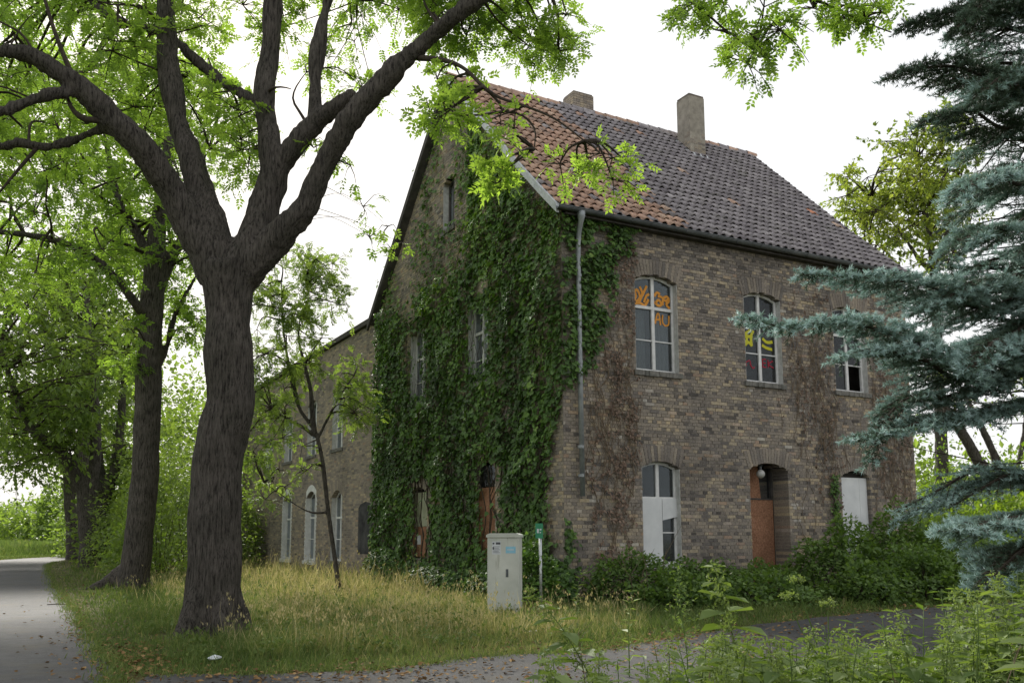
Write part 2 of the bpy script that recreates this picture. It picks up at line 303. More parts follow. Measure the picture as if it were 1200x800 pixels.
# ------------------------------------------------------------------ the brick house
W, L, HE, HR, YR = 11.3, 11.0, 8.38, 14.05, 5.65
house = thing('brick_house', 'abandoned two-storey brick house with ivy gable, boarded windows and tiled roof', 'house', (CX, CY, 0), TH)
fA = lambda s, d, z: (s, -d, z)
fB = lambda s, d, z: (-d, s, z)
def arch_top(o, s):
    s0, s1, z0, zs, rise = o[:5]; q = (s-(s0+s1)/2)/((s1-s0)/2); return zs+rise*max(0., 1-q*q)
def front_poly(o, n=10):
    s0, s1, z0, zs, rise = o[:5]
    return [(s0, z0), (s1, z0)]+[(s1+(s0-s1)*i/n, arch_top(o, s1+(s0-s1)*i/n)) for i in range(n+1)]
def brick_wall(name, parent, mapf, flip, span, z1, openings, tone, indiv=None, depth=.13, z0=0., heads=True):
    """courses of brick, block bond; openings (s0,s1,z0,zspring,rise,[depth]); returns the wall part"""
    back = Acc(); stuff = Acc(); singles = []
    H = .077; J = .011; nrow = int((z1-z0)/H)
    BF = np.array([(0, 1, 3, 2), (0, 4, 5, 1), (1, 5, 7, 3), (3, 7, 6, 2), (2, 6, 4, 0)])
    if flip: BF = BF[:, ::-1]
    boxes = []
    for r in range(nrow):
        za = z0+r*H; zb = za+H; zm = za+H/2; a, b = span(zm)
        if b-a < .1: continue
        iv = [(a, b, 0, 0)]
        for o in openings:
            top = o[3]+(o[4] if zm > o[3] else 0)
            if zb <= o[2]+.01 or za >= o[3]+o[4]: continue
            if zm > o[3]:
                q = math.sqrt(max(0, 1-(zm-o[3])/max(o[4], 1e-6))); c = (o[0]+o[1])/2; hw = (o[1]-o[0])/2*q; p0, p1 = c-hw, c+hw
            else: p0, p1 = o[0], o[1]
            nv = []
            for (x0, x1, e0, e1) in iv:
                if p1 <= x0 or p0 >= x1: nv.append((x0, x1, e0, e1)); continue
                if p0 > x0+.02: nv.append((x0, p0, e0, o[5] if len(o) > 5 else depth))
                if p1 < x1-.02: nv.append((p1, x1, o[5] if len(o) > 5 else depth, e1))
            iv = nv
        for (x0, x1, e0, e1) in iv:
            bq = [mapf(x0, -.012, za), mapf(x1, -.012, za), mapf(x1, -.012, zb), mapf(x0, -.012, zb)]
            back.add(bq, np.array([(0, 1, 2, 3)]))
            for xe, e in ((x0, e0), (x1, e1)):
                if e:
                    sg = .008 if xe == x0 else -.008
                    back.add([mapf(xe+sg, -.012, za), mapf(xe+sg, -e-.03, za), mapf(xe+sg, -e-.03, zb), mapf(xe+sg, -.012, zb)], np.array([(0, 1, 2, 3)]))
            st = .252 if r % 2 or not heads else .126; ph = (0 if r % 2 else .063) + (.126 if r % 4 == 3 else 0)
            k0 = math.floor((x0-ph)/st); x = k0*st+ph
            while x < x1:
                c0, c1 = max(x, x0), min(x+st, x1); x += st
                if c1-c0 < .03: continue
                dl = e0 if abs(c0-x0) < 1e-6 else 0; dr = e1 if abs(c1-x1) < 1e-6 else 0
                boxes.append((c0+(0 if dl else J/2), c1-(0 if dr else J/2), za+J/2, zb-J/2, max(dl, dr, .03)))
    B_ = np.array(boxes); n = len(B_)
    pro = U(-.003, .007, n); je = U(-.004, .004, (n, 8))
    V = np.zeros((n, 8, 3))
    for k, (ix, iz, dd) in enumerate([(0, 2, 0), (1, 2, 0), (0, 3, 0), (1, 3, 0), (0, 2, 1), (1, 2, 1), (0, 3, 1), (1, 3, 1)]):
        s_ = B_[:, ix]+(je[:, k] if not dd else 0); z_ = B_[:, iz]+(je[:, (k+3) % 8]*.8 if not dd else 0); d_ = -B_[:, 4] if dd else pro+je[:, (k+5) % 8]*.6
        V[:, k] = np.stack(mapf(s_, d_, z_), -1)
    T = np.clip(tone(B_[:, 0], B_[:, 2], n), 0, 1)
    ctr = V[:, :4].mean(1); pick = np.zeros(n, bool)
    if indiv:
        sel = np.where(indiv(ctr) & (B_[:, 1]-B_[:, 0] > .2))[0]
        dist = np.linalg.norm(h2w(ctr[sel])-np.array([0, 0, CH]), axis=1); pick[sel[np.argsort(dist)[:280]]] = True
    wall = back.build(name, MT['mortar'], parent)
    for i in np.where(pick)[0]:
        Acc().add(V[i]-ctr[i], BF, T[i]).build('brick', MT['brick'], wall).location = tuple(ctr[i])
    rest = ~pick; m = rest.sum()
    stuff.add(V[rest].reshape(-1, 3), (BF[None]+(np.arange(m)*8)[:, None, None]).reshape(-1, 4), np.repeat(T[rest], 8))
    stuff.build('bricks', MT['brick'], wall, kind='stuff')
    return wall
def arch_bricks(parent, mapf, flip, o, hgt=.34, lo=.2, hi=.66):
    """a row of bricks on edge over a segmental head"""
    s0, s1 = o[0]-.04, o[1]+.04; n = max(6, int((s1-s0)/.078)); c = (s0+s1)/2
    for i in range(n):
        u0 = s0+(s1-s0)*(i+.07)/n; u1 = s0+(s1-s0)*(i+.93)/n
        def P(s, up):
            ss = min(max(s, o[0]), o[1]); zz = arch_top(o, ss); lean = (s-c)*.2*up/.34; zz = zz if up == 0 else zz*.55+(o[3]+o[4])*.45
            return (s+lean, zz+up)
        pts = [P(u0, 0), P(u1, 0), P(u1, hgt), P(u0, hgt)]
        Acc().prism(pts, -.12, .009+U(-.002, .004), mapf, U(lo, hi)).build('arch_brick', MT['brick'], parent)
def obx(a, mapf, s0, s1, d0, d1, z0, z1, tint=.5):
    V = np.array([mapf(s, d, z) for z in (z0, z1) for d in (d0, d1) for s in (s0, s1)], float)
    return a.add(V, np.array([(0, 2, 3, 1), (4, 5, 7, 6), (0, 1, 5, 4), (2, 6, 7, 3), (0, 4, 6, 2), (1, 3, 7, 5)]), tint)
def window(parent, mapf, o, dep=.13, transom=None, bars=(), lights=2, frame=.068, sill=True, reveal=True, skip=(), name='window', fm='white'):
    """frame + panes + sill in a segmental opening"""
    s0, s1, z0, zs, rise = o[:5]; a = Acc(); c = (s0+s1)/2; f = frame
    obx(a, mapf, s0, s0+f, -dep-.06, -dep, z0, zs+.0); obx(a, mapf, s1-f, s1, -dep-.06, -dep, z0, zs)
    obx(a, mapf, s0+f, s1-f, -dep-.059, -dep-.001, z0, z0+f)
    n = 10
    for i in range(n):
        u0 = s0+(s1-s0)*i/n; u1 = s0+(s1-s0)*(i+1)/n
        a.prism([(u0, arch_top(o, u0)-f), (u1, arch_top(o, u1)-f), (u1, arch_top(o, u1)), (u0, arch_top(o, u0))], -dep-.058, -dep+.002, mapf)
    if lights == 2: obx(a, mapf, c-f*.6, c+f*.6, -dep-.062, -dep+.012, z0+f, zs+rise-f*.5)
    if transom: obx(a, mapf, s0+f, s1-f, -dep-.063, -dep+.016, transom-.035, transom+.035)
    for bz in bars: obx(a, mapf, s0+f, s1-f, -dep-.05, -dep-.004, bz-.014, bz+.014)
    win = a.build(name, MT[fm], parent)
    xs = [(s0+f, c-f*.6), (c+f*.6, s1-f)] if lights == 2 else [(s0+f, s1-f)]
    lv = sorted([z0+f]+[b+.014 for b in bars]+([transom+.035] if transom else [])); k = 0
    for (p0, p1) in xs:
        for j, za in enumerate(lv):
            k += 1
            if (k-1) in skip: continue
            if j+1 < len(lv): zb = lv[j+1]-.03; pts = [(p0, za), (p1, za), (p1, zb), (p0, zb)]
            else: pts = [(p0, za), (p1, za)]+[(p1+(p0-p1)*q/5, arch_top(o, p1+(p0-p1)*q/5)-f) for q in range(6)]
            tl = U(-.004, .004); Acc().prism(pts, -dep-.034+tl, -dep-.028+tl, mapf).build('pane', MT['glass'], win)
    if sill:
        b = Acc(); m = 14
        for i in range(m):
            u0 = s0-.07+(s1-s0+.14)*i/m; u1 = s0-.07+(s1-s0+.14)*(i+.93)/m
            obx(b, mapf, u0, u1, -dep-.02, .06+U(-.008, .008), z0-.12+U(-.006, .006), z0-.004)
        b.build('sill', MT['sill'], win)
    if reveal:
        for sx, w_ in ((s0, .008), (s1, -.008)):
            b = Acc(); obx(b, mapf, min(sx, sx+w_), max(sx, sx+w_), -dep+.002, -.004, z0+.002, zs); b.build('painted_reveal', MT['plaster'], win)
    return win
# --- openings (s along the wall, z up)
A_OP = [(1.92, 3.13, 5.03, 7.13, .15, .2), (5.16, 6.36, 5.03, 7.13, .15, .2), (8.18, 9.38, 5.03, 7.13, .15, .2),
        (2.01, 3.06, .75, 2.88, .14, .2), (5.14, 6.37, 0., 2.94, .15, .5), (8.19, 9.22, .75, 2.86, .14, .16)]
B_OP = [(7.15, 8.35, .8, 2.55, .2, .2), (3.1, 4.15, .8, 3.0, .2, .2), (7.35, 8.5, 5.2, 7.25, .2, .2), (3.5, 4.6, 5.2, 7.2, .2, .2), (5.5, 6.25, 9.75, 11.1, .15, .2)]
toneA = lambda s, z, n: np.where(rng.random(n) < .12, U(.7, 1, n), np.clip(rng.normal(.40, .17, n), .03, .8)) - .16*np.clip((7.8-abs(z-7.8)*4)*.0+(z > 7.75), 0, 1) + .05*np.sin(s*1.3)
toneB = lambda s, z, n: np.where(rng.random(n) < .15, U(.75, 1, n), np.clip(rng.normal(.52, .17, n), .05, .85))
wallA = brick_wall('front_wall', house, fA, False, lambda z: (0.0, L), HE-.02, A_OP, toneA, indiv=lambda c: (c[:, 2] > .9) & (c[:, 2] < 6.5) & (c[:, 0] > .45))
def gspan(z):
    if z <= HE: return (.0, W)
    k = (z-HE)/(HR-.15-HE); return (k*YR, W-k*YR) if k < 1 else (0, 0)
wallB = brick_wall('gable_wall', house, fB, True, lambda z: (gspan(z)[0]+.012, gspan(z)[1]), HR-.2, B_OP, toneB)
for o in A_OP: arch_bricks(wallA, fA, False, o)
for o in B_OP[:4]: arch_bricks(wallB, fB, True, o, lo=.4, hi=.7)
a = Acc()   # the two far walls, floors inside
a.add([(L, 0, 0), (L, W, 0), (L, W, HE), (L, YR, HR-.2), (L, 0, HE)], None, .4, [[0, 1, 2, 3, 4]])
a.add([(0, W, 0), (L, W, 0), (L, W, HE), (0, W, HE)], np.array([(0, 1, 2, 3)]), .4)
a.build('rear_wall', MT['mortar'], house)
a = Acc(); a.box(.35, .6, 3.6, L-.02, W-.02, 3.85); a.box(.35, .6, 7.6, L-.02, W-.02, 7.8); a.box(.35, .6, .02, L-.02, W-.02, .1); a.box(.3, 5, .1, L-.02, 5.15, 7.6); a.box(4.2, .6, .1, 4.3, 5, 7.6); a.box(7.4, .6, .1, 7.5, 5, 7.6)
a.build('inner_floors', MT['room'], house)
# --- windows of the front
w1 = window(house, fA, A_OP[0], .15, 6.52, (5.76,))
w2 = window(house, fA, A_OP[1], .15, 6.52, (5.76,))
w3 = window(house, fA, A_OP[2], .15, 6.52, (5.76,), skip=(3, 5))
for ww, o in ((w1, A_OP[0]), (w2, A_OP[1])):      # grey cloth and boards hung behind the panes
    for (c0, c1, zt, am) in (((o[0]+.03, o[0]+.5, 6.5, .02), (o[0]+.72, o[1]-.02, 6.4, .03)) if ww is w1 else ((o[0]+.02, o[1]-.02, 5.74, .004),)):
        b = Acc(); q = np.linspace(c0, c1, 40); dp = -.33+am*np.sin(q*52)+am*.6*np.sin(q*23+1); n_ = len(q); zlo = o[2]+.04
        b.add([fA(x, d, zlo) for x, d in zip(q, dp)]+[fA(x, d*.9-.03, zt) for x, d in zip(q, dp)], np.stack([np.arange(n_-1), np.arange(1, n_), n_+np.arange(1, n_), n_+np.arange(n_-1)], -1)); b.build('curtain', MT['curtain'], ww, True)
def stroke(acc, mapf, pts, wd, d):
    P = smooth_line(pts, 5) if len(pts) > 2 else np.array(pts, float); t = nrm(np.gradient(P, axis=0)); q = np.stack([-t[:, 1], t[:, 0]], -1)*wd/2
    n = len(P); Lf = P+q; Rt = P-q; V = [mapf(x, d, z) for x, z in Lf]+[mapf(x, d, z) for x, z in Rt]; i = np.arange(n-1)
    acc.add(V, np.stack([i, i+1, n+i+1, n+i], -1))
def sprays(parent, name, m, strokes, d, wd):
    a = Acc()
    for k, p in enumerate(strokes): stroke(a, fA, p, wd, d+.0006*k)
    a.build(name, MT[m], parent)
X = lambda u: 1.975+u*1.1      # 0..1 across the first window
Zu = lambda v: 6.58+v*.62
gd = -.173
sprays(w1, 'orange_graffiti', 'orange', [[(X(u), Zu(v)) for u, v in q] for q in [
    [(.0, .08), (.1, .3), (.03, .55)], [(.02, .3), (.12, .55), (.2, .3), (.12, .12), (.03, .12)], [(.18, .1), (.26, .42), (.2, .68)], [(.26, .35), (.34, .62), (.38, .75)], [(.3, .1), (.36, .35), (.44, .45)], [(.05, .02), (.2, .06), (.32, .0), (.42, .25)],
    [(.56, .1), (.53, .3), (.57, .5)], [(.57, .4), (.64, .55), (.72, .5)], [(.6, .15), (.68, .28), (.75, .12), (.66, .06), (.6, .15)], [(.78, .1), (.8, .35), (.9, .45), (.95, .3), (.88, .15), (.97, .0)], [(.66, .42), (.76, .4), (.86, .28), (.96, .42)]]], gd, .062)
sprays(w1, 'orange_letters', 'orange', [[(X(u), 6.1+v*.33) for u, v in q] for q in [
    [(.58, .25), (.63, .9), (.68, .95), (.72, .2)], [(.59, .55), (.7, .58)], [(.78, .95), (.77, .45), (.84, .2), (.93, .35), (.94, .95)], [(.57, .3), (.54, .6)]]], gd, .042)
X2 = lambda u: 5.21+u*1.1
sprays(w2, 'yellow_graffiti', 'yellow', [[(X2(u), 5.84+v*.56) for u, v in q] for q in [
    [(.04, .9), (.08, .7), (.2, .8), (.3, .95)], [(.05, .55), (.18, .6), (.33, .62)], [(.1, .2), (.2, .35), (.3, .2)], [(.3, .2), (.28, .6), (.36, .9)], [(.12, .8), (.16, .5), (.1, .3)], [(.6, .3), (.72, .2), (.9, .15)], [(.62, .6), (.75, .45), (.92, .5)]]], gd, .075)
sprays(w2, 'red_letters', 'red', [[(X2(u), 5.33+v*.36) for u, v in q] for q in [
    [(.08, .95), (.1, .5), (.12, .3)], [(.1, .55), (.22, .7), (.24, .35)], [(.22, .5), (.3, .2), (.36, .3)],
    [(.6, .92), (.6, .35)], [(.6, .9), (.7, .92)], [(.6, .64), (.69, .65)], [(.6, .37), (.7, .36)], [(.76, .9), (.76, .35)], [(.9, .85), (.77, .6), (.92, .36)]]], gd, .03)
# ground floor left: dark fanlight, white boards, one open casement
g1 = window(house, fA, A_OP[3], .15, 2.2, (1.45,), sill=False)
b = Acc(); obx(b, fA, 2.0, 2.63, -.13, -.115, .77, 2.2); b.build('white_board', MT['board'], g1)
b = Acc(); b.prism([(2.645, 1.72), (3.05, 1.8), (3.05, 2.2), (2.645, 2.2)], -.132, -.118, fA); b.build('white_board', MT['board'], g1)
b = Acc(); obx(b, fA, 1.96, 3.12, -.14, .05, .68, .745); b.build('sill', MT['plaster'], g1)
# door: chipboard set deep in the opening, with a glass globe over it
dr = Acc(); obx(dr, fA, 5.15, 6.36, -.56, -.53, .02, 2.25); dr = dr.build('door', MT['osb'], house)
b = Acc(); b.prism([(5.15, 2.27), (5.98, 2.27), (5.9, 3.05), (5.15, 3.0)], -.56, -.535, fA); b.build('upper_board', MT['osb'], dr)
b = Acc(); obx(b, fA, 5.98, 6.36, -.6, -.59, 2.27, 3.06); b.build('fanlight_pane', MT['glass'], dr)
b = Acc(); obx(b, fA, 6.31, 6.365, -.6, -.52, 2.26, 3.05); obx(b, fA, 5.15, 6.365, -.57, -.515, 2.24, 2.28); b.build('door_frame', MT['board_edge'], dr)
def lathe(acc, prof, k=12, c=(0, 0, 0), tint=.5):
    prof = np.array(prof, float); a_ = np.arange(k)*2*math.pi/k; n = len(prof)
    V = np.stack([prof[:, 0:1]*np.cos(a_), prof[:, 0:1]*np.sin(a_), np.repeat(prof[:, 1:2], k, 1)], -1).reshape(-1, 3)+np.array(c)
    i = np.arange(n-1)[:, None]*k; j = np.arange(k)[None]; j2 = (j+1) % k
    return acc.add(V, np.stack([i+j, i+j2, i+k+j2, i+k+j], -1).reshape(-1, 4), tint)
lamp = Acc(); lathe(lamp, [(.03, 0), (.035, .1), (.06, .12), (.055, .14), (.001, .14)], 12, (5.66, .18, 2.92)); lamp = lamp.build('door_lamp', MT['gutter'], house)
b = Acc(); lathe(b, [(.001, -.11)]+[(.105*math.sin(q), -.105*math.cos(q)) for q in np.linspace(.2, 2.75, 9)], 14, (5.66, .18, 2.84)); b.build('glass_globe', MT['lampglass'], lamp, True)
# ground floor right: whole opening boarded white
b = Acc(); obx(b, fA, 8.2, 8.93, -.11, -.095, .76, 2.83); g3 = b.build('window_board', MT['board'], house)
b = Acc(); obx(b, fA, 8.938, 9.21, -.112, -.097, .76, 2.83); b.build('board_strip', MT['board'], g3)
b = Acc(); obx(b, fA, 8.2, 9.21, -.2, -.18, .76, 3.0); b.build('backing', MT['room'], g3)
# gable windows
for i, o in enumerate(B_OP[2:4]): window(house, fB, o, .17, 6.5, (5.8,))
gw = window(house, fB, B_OP[4], .17, None, (), fm='board_edge')
k1 = Acc(); obx(k1, fB, 7.15, 8.35, -.1, -.085, 1.65, 2.6); k1 = k1.build('window_board', MT['greenboard'], house)
b = Acc(); obx(b, fB, 7.16, 8.34, -.102, -.088, .8, 1.64); b.build('lower_board', MT['osb'], k1)
b = Acc(); obx(b, fB, 7.75, 8.1, -.086, -.082, 1.15, 1.4); b.build('white_notice', MT['paper'], k1)
k2 = Acc(); obx(k2, fB, 3.1, 4.15, -.12, -.1, .8, 2.55); k2 = k2.build('window_board', MT['osb'], house)
b = Acc(); obx(b, fB, 3.1, 4.15, -.14, -.135, 2.57, 3.1); b.build('pane', MT['glass'], k2)
# --- roof
PROF = [(-.2, 8.37), (.5, 9.0), (1.6, 10.03), (YR, HR)]      # front slope, slightly bell-cast at the eave
pl = np.array(PROF); segl = np.concatenate([[0], np.cumsum(np.linalg.norm(np.diff(pl, axis=0), axis=1))]); SL = segl[-1]
def slope_at(q):
    i = min(np.searchsorted(segl, q, 'right')-1, 2); i = max(i, 0); f = (q-segl[i])/(segl[i+1]-segl[i]); p = pl[i]+(pl[i+1]-pl[i])*f; t = (pl[i+1]-pl[i])/(segl[i+1]-segl[i]); return p, t
X0, X1 = -.22, L+.25
a = Acc()
def cyl_poly(P, x0, x1, th, acc):
    n = len(P); V = [(x0, y, z) for y, z in P]+[(x1, y, z) for y, z in P]+[(x0, y, z-th) for y, z in P]+[(x1, y, z-th) for y, z in P]; i = np.arange(n-1)
    acc.add(V, [np.stack([i, i+1, n+i+1, n+i], -1), np.stack([2*n+i, 3*n+i, 3*n+i+1, 2*n+i+1], -1), np.stack([i, 2*n+i, 2*n+i+1, i+1], -1), np.stack([n+i, n+i+1, 3*n+i+1, 3*n+i], -1), np.array([(0, n, 3*n, 2*n)])])
cyl_poly(PROF, X0, X1, .08, a); cyl_poly([(W+.42-(y+.42)*1.0 if i < 3 else YR, z) for i, (y, z) in enumerate(PROF)], X0, X1, .12, a)
roof = a.build('roof', MT['board_edge'], house)
TWD, TEX = .25, .335
prof = [(0, .0), (.035, .04), (.075, .062), (.12, .05), (.16, .012), (.2, -.016), (.262, .002)]
def tile_mesh():
    V = []; 
    for (x, h) in prof: V.append((x, 0, h+.072))
    for (x, h) in prof: V.append((x, TEX+.06, h+.004))
    for (x, h) in prof: V.append((x, .004, h+.046))
    n = len(prof); i = np.arange(n-1); return np.array(V), np.concatenate([np.stack([i, i+1, n+i+1, n+i], -1), np.stack([2*n+i, 2*n+i+1, i+1, i], -1)])
TV, TF = tile_mesh(); ncol = int((X1-X0)/TWD); nrow = int(SL/TEX); tiles = []
for r in range(nrow):
    p, t = slope_at(r*TEX+.02); nn = np.array([-t[1], t[0]])
    for c in range(ncol):
        x = X0+.02+c*TWD+(U(-.006, .006)); 
        red = x < 3.2+.55*noise.noise((r*.35, 3.1, 0))+.5*noise.noise((r*.9, c*.2, 5)) - (.5 if r > 18 else 0)
        if red: tt = np.clip(rng.normal(.72, .1), .54, .93)
        else: tt = np.clip(rng.normal(.24, .09), 0, .48)
        if not red and rng.random() < .012: tt = U(.6, 1)
        if red and rng.random() < .08: tt = U(.2, .5)
        yaw = U(-.015, .015); lift = U(0, .008)
        Ld = TV.copy(); Ld[:, 0] += yaw*Ld[:, 1]
        V = np.stack([x+Ld[:, 0], p[0]+t[0]*Ld[:, 1]+nn[0]*(Ld[:, 2]+.01+lift), p[1]+t[1]*Ld[:, 1]+nn[1]*(Ld[:, 2]+.01+lift)], -1)
        tiles.append((V, tt))
dd = np.array([np.linalg.norm(h2w(v.mean(0))-np.array([0, 0, CH])) for v, _ in tiles]); near = set(np.argsort(dd)[:290].tolist())
a = Acc()
for i, (V, tt) in enumerate(tiles):
    if i in near:
        c = V[0]; o = Acc().add(V-c, TF, tt).build('roof_tile', MT['tile'], roof, True); o.location = tuple(c)
    else: a.add(V, TF, tt)
a.build('roof_tiles', MT['tile'], roof, True, kind='stuff')
a = Acc()
P = [(W+.42-(y+.42), z) for y, z in PROF[:3]]+[(YR, HR)]
for r in range(27):                      # rear slope: plain stepped courses
    f0, f1 = r/27, (r+1)/27; z0_, z1_ = 8.2+(HR-8.2)*f0, 8.2+(HR-8.2)*f1; y0_, y1_ = W+.42-(W+.42-YR)*f0, W+.42-(W+.42-YR)*f1
    a.add([(X0, y0_, z0_+.1), (X1, y0_, z0_+.1), (X1, y1_, z1_+.06), (X0, y1_, z1_+.06), (X0, y0_, z0_), (X1, y0_, z0_)], np.array([(0, 1, 2, 3), (4, 5, 1, 0)]), .3)
a.build('rear_tiles', MT['tile'], roof)
a = Acc()
for k in range(28):                       # ridge caps
    x0 = X0+k*.409; b = Acc(); an = np.linspace(-.35, math.pi+.35, 8); r0 = .125+U(-.004, .004)
    V = np.concatenate([np.stack([np.full(8, x0), YR+r0*np.cos(an), HR+.02+r0*np.sin(an)], -1), np.stack([np.full(8, x0+.44), YR+(r0-.02)*np.cos(an), HR+.02+(r0-.02)*np.sin(an)], -1)]); i = np.arange(7)
    b.add(V, np.stack([i, i+1, 8+i+1, 8+i], -1), U(.58, .8) if x0 < 3.0 or rng.random() < .5 else U(.2, .5)); b.build('ridge_tile', MT['tile'], roof, True)
# verge: barge board with zinc flashing on the near slope
a = Acc()
for i in range(3):
    (y0_, z0_), (y1_, z1_) = PROF[i], PROF[i+1]
    a.add([(X0-.03, y0_, z0_-.14), (X0-.03, y1_, z1_-.14), (X0-.03, y1_, z1_+.07), (X0-.03, y0_, z0_+.07), (X0+.04, y0_, z0_-.14), (X0+.04, y1_, z1_-.14), (X0+.04, y1_, z1_+.07), (X0+.04, y0_, z0_+.07)], np.array([(0, 1, 2, 3), (0, 4, 5, 1), (3, 2, 6, 7), (4, 7, 6, 5), (0, 3, 7, 4)]))
a.build('zinc_verge', MT['zinc_light'], roof)
a = Acc(); a.add([(X0-.03, W+.42, 8.02), (X0-.03, YR, HR-.18), (X0-.03, YR, HR+.07), (X0-.03, W+.42, 8.27), (X0+.04, W+.42, 8.02), (X0+.04, YR, HR-.18), (X0+.04, YR, HR+.07), (X0+.04, W+.42, 8.27)], np.array([(0, 1, 2, 3), (0, 4, 5, 1), (3, 2, 6, 7), (4, 7, 6, 5)])); a.build('barge_board', MT['board_edge'], roof)
# gutter, downpipe
a = Acc(); an = np.linspace(math.pi, 2*math.pi, 8); gy, gz, gr = -.29, 8.36, .075
V = []
for x in (X0-.05, X1+.05): V += [(x, gy+gr*math.cos(q), gz+gr*math.sin(q)) for q in an]+[(x, gy+(gr-.012)*math.cos(q), gz+(gr-.012)*math.sin(q)) for q in an[::-1]]
n = 16; i = np.arange(n); a.add(V, np.stack([i, (i+1) % n, n+(i+1) % n, n+i], -1)); a.P += [list(range(16)), list(range(16, 32))[::-1]]
a.tube([(X0-.05, gy-gr, gz), (X1+.05, gy-gr, gz)], .013, 6)
gut = a.build('gutter', MT['gutter'], house)
for k in range(15): 
    b = Acc(); x = .1+k*.77; b.tube([(x, gy-gr-.006, gz+.01), (x, gy-gr*.8, gz-gr*.8), (x, gy, gz-gr-.008), (x, gy+gr*.9, gz-gr*.5), (x, gy+gr+.04, gz+.02)], .009, 5); b.build('gutter_bracket', MT['gutter'], gut)
a = Acc(); a.tube([(.33, gy, gz-.05), (.33, gy, gz-.16), (.332, gy+.02, gz-.26), (.34, -.17, gz-.5), (.345, -.13, gz-.75), (.35, -.12, 7.0), (.36, -.12, 5.0), (.385, -.12, 2.2)], [.09, .085, .058, .055, .055, .055, .055, .055], 12); pipe = a.build('downpipe', MT['zinc'], house, True)
for z in (6.9, 5.0, 3.2, 2.6): b = Acc(); b.tube([(.355, -.12, z), (.355, -.12, z+.06)], .066, 12); b.box(.345, -.07, z+.01, .365, .0, z+.04); b.build('pipe_clip', MT['zinc'], pipe)
b = Acc(); b.box(0, -.2, 8.24, L, -.02, 8.28); b.build('soffit_board', MT['board_edge'], house)
# chimneys: courses of brick round a shaft
def chimney(x, y, wx, wy, z0, z1, taper, flash):
    a = Acc(); a.box(x-wx/2+.012, y-wy/2+.012, z0, x+wx/2-.012, y+wy/2-.012, z1-.03); ch = a.build('chimney', MT['mortar'], roof)
    br = Acc(); nr = int((z1-z0)/.077)
    for r in range(nr):
        za = z0+r*.077; k = 1-taper*(r/nr)
        for side in range(4):
            ln = wx if side % 2 == 0 else wy; nb = max(2, int(ln/.125))
            for q in range(nb):
                p0 = -ln/2+ln*(q+.03)/nb; p1 = -ln/2+ln*(q+.97)/nb; e = U(-.003, .006)
                if side == 0: bb = (p0, -wy/2-e, p1, -wy/2+.05)
                elif side == 2: bb = (p0, wy/2-.05, p1, wy/2+e)
                elif side == 1: bb = (wx/2-.05, p0, wx/2+e, p1)
                else: bb = (-wx/2-e, p0, -wx/2+.05, p1)
                br.box(x+bb[0]*k, y+bb[1]*k, za+.005, x+bb[2]*k, y+bb[3]*k, za+.072, U(.3, .72))
    br.build('bricks', MT['brick'], ch, kind='stuff')
    if flash:
        f = Acc(); zf = z0
        def roofz(yy): return HR-(YR-yy)*1.0+.09
        n = 9
        for (xa, ya, xb, yb) in ((x-wx/2-.1, y-wy/2-.1, x+wx/2+.1, y-wy/2-.1), (x-wx/2-.1, y-wy/2-.1, x-wx/2-.1, y+wy/2+.1)):
            for q in range(n):
                f0, f1 = q/n, (q+1)/n; cx0, cy0, cx1, cy1 = xa+(xb-xa)*f0, ya+(yb-ya)*f0, xa+(xb-xa)*f1, ya+(yb-ya)*f1; e = U(0, .06)
                f.add([(cx0, cy0-e, roofz(cy0-e)+.03), (cx1, cy1-e, roofz(cy1-e)+.03), (cx1+(x-cx1)*.25, cy1+(y-cy1)*.25, roofz(cy1+(y-cy1)*.25)+.06), (cx0+(x-cx0)*.25, cy0+(y-cy0)*.25, roofz(cy0+(y-cy0)*.25)+.06)], np.array([(0, 1, 2, 3)]))
        f.build('lead_flashing', MT['zinc_light'], ch)
    c = Acc(); c.box(x-wx/2*.92, y-wy/2*.92, z1-.02, x+wx/2*.92, y+wy/2*.92, z1+.04, .4); c.build('cap', MT['rend'], ch)
    return ch
CHX = float(w2h(atY(812, 197, 1))[0]) if False else None
def on_plane_y(u, v, y0):
    o = w2h(np.array([0, 0, CH])); p = w2h(np.array([0, 0, CH])+ray(u, v)); d = p-o; t = (y0-o[1])/d[1]; return o+t*d
chb = on_plane_y(815, 188, 4.6); chimney(float(chb[0]), 4.75, .62, .62, 12.2, float(on_plane_y(805, 116, 4.75)[2]), .1, True)
c2 = on_plane_y(680, 130, 6.4); chimney(float(c2[0]), 6.5, .75, .6, 12.6, float(on_plane_y(680, 113, 6.4)[2]), 0, False)

# ------------------------------------------------------------------ the long wing behind the gable
wing = thing('house_wing', 'long tan brick wing with white-framed narrow windows and dark flat parapet', 'building', (CX, CY, 0), TH)
fW = lambda s, d, z: (.1-d, s, z)
WY1, WH = 31., 8.42
W_OP = [(14.85, 16.1, .5, 2.75, .25, .2), (18.0, 19.35, .45, 2.85, .25, .2), (21.5, 22.85, .45, 2.85, .25, .2), (15.0, 16.25, 4.5, 6.6, .2, .2), (18.25, 19.5, 4.5, 6.5, .2, .2), (21.7, 23.0, 4.5, 6.3, .2, .2), (25.0, 26.4, 4.45, 5.7, .15, .2)]
wallW = brick_wall('long_wall', wing, fW, True, lambda z: (W+.01, WY1), WH, W_OP, lambda s, z, n: np.clip(rng.normal(.55, .16, n), .05, .92)-.1*(rng.random(n) < .2), heads=False)
for o in W_OP: arch_bricks(wallW, fW, True, o, lo=.35, hi=.7)
for i, o in enumerate(W_OP): window(wing, fW, o, .17, o[2]+(o[3]-o[2])*.68, (o[2]+(o[3]-o[2])*.34,), lights=2 if i < 6 else 1)
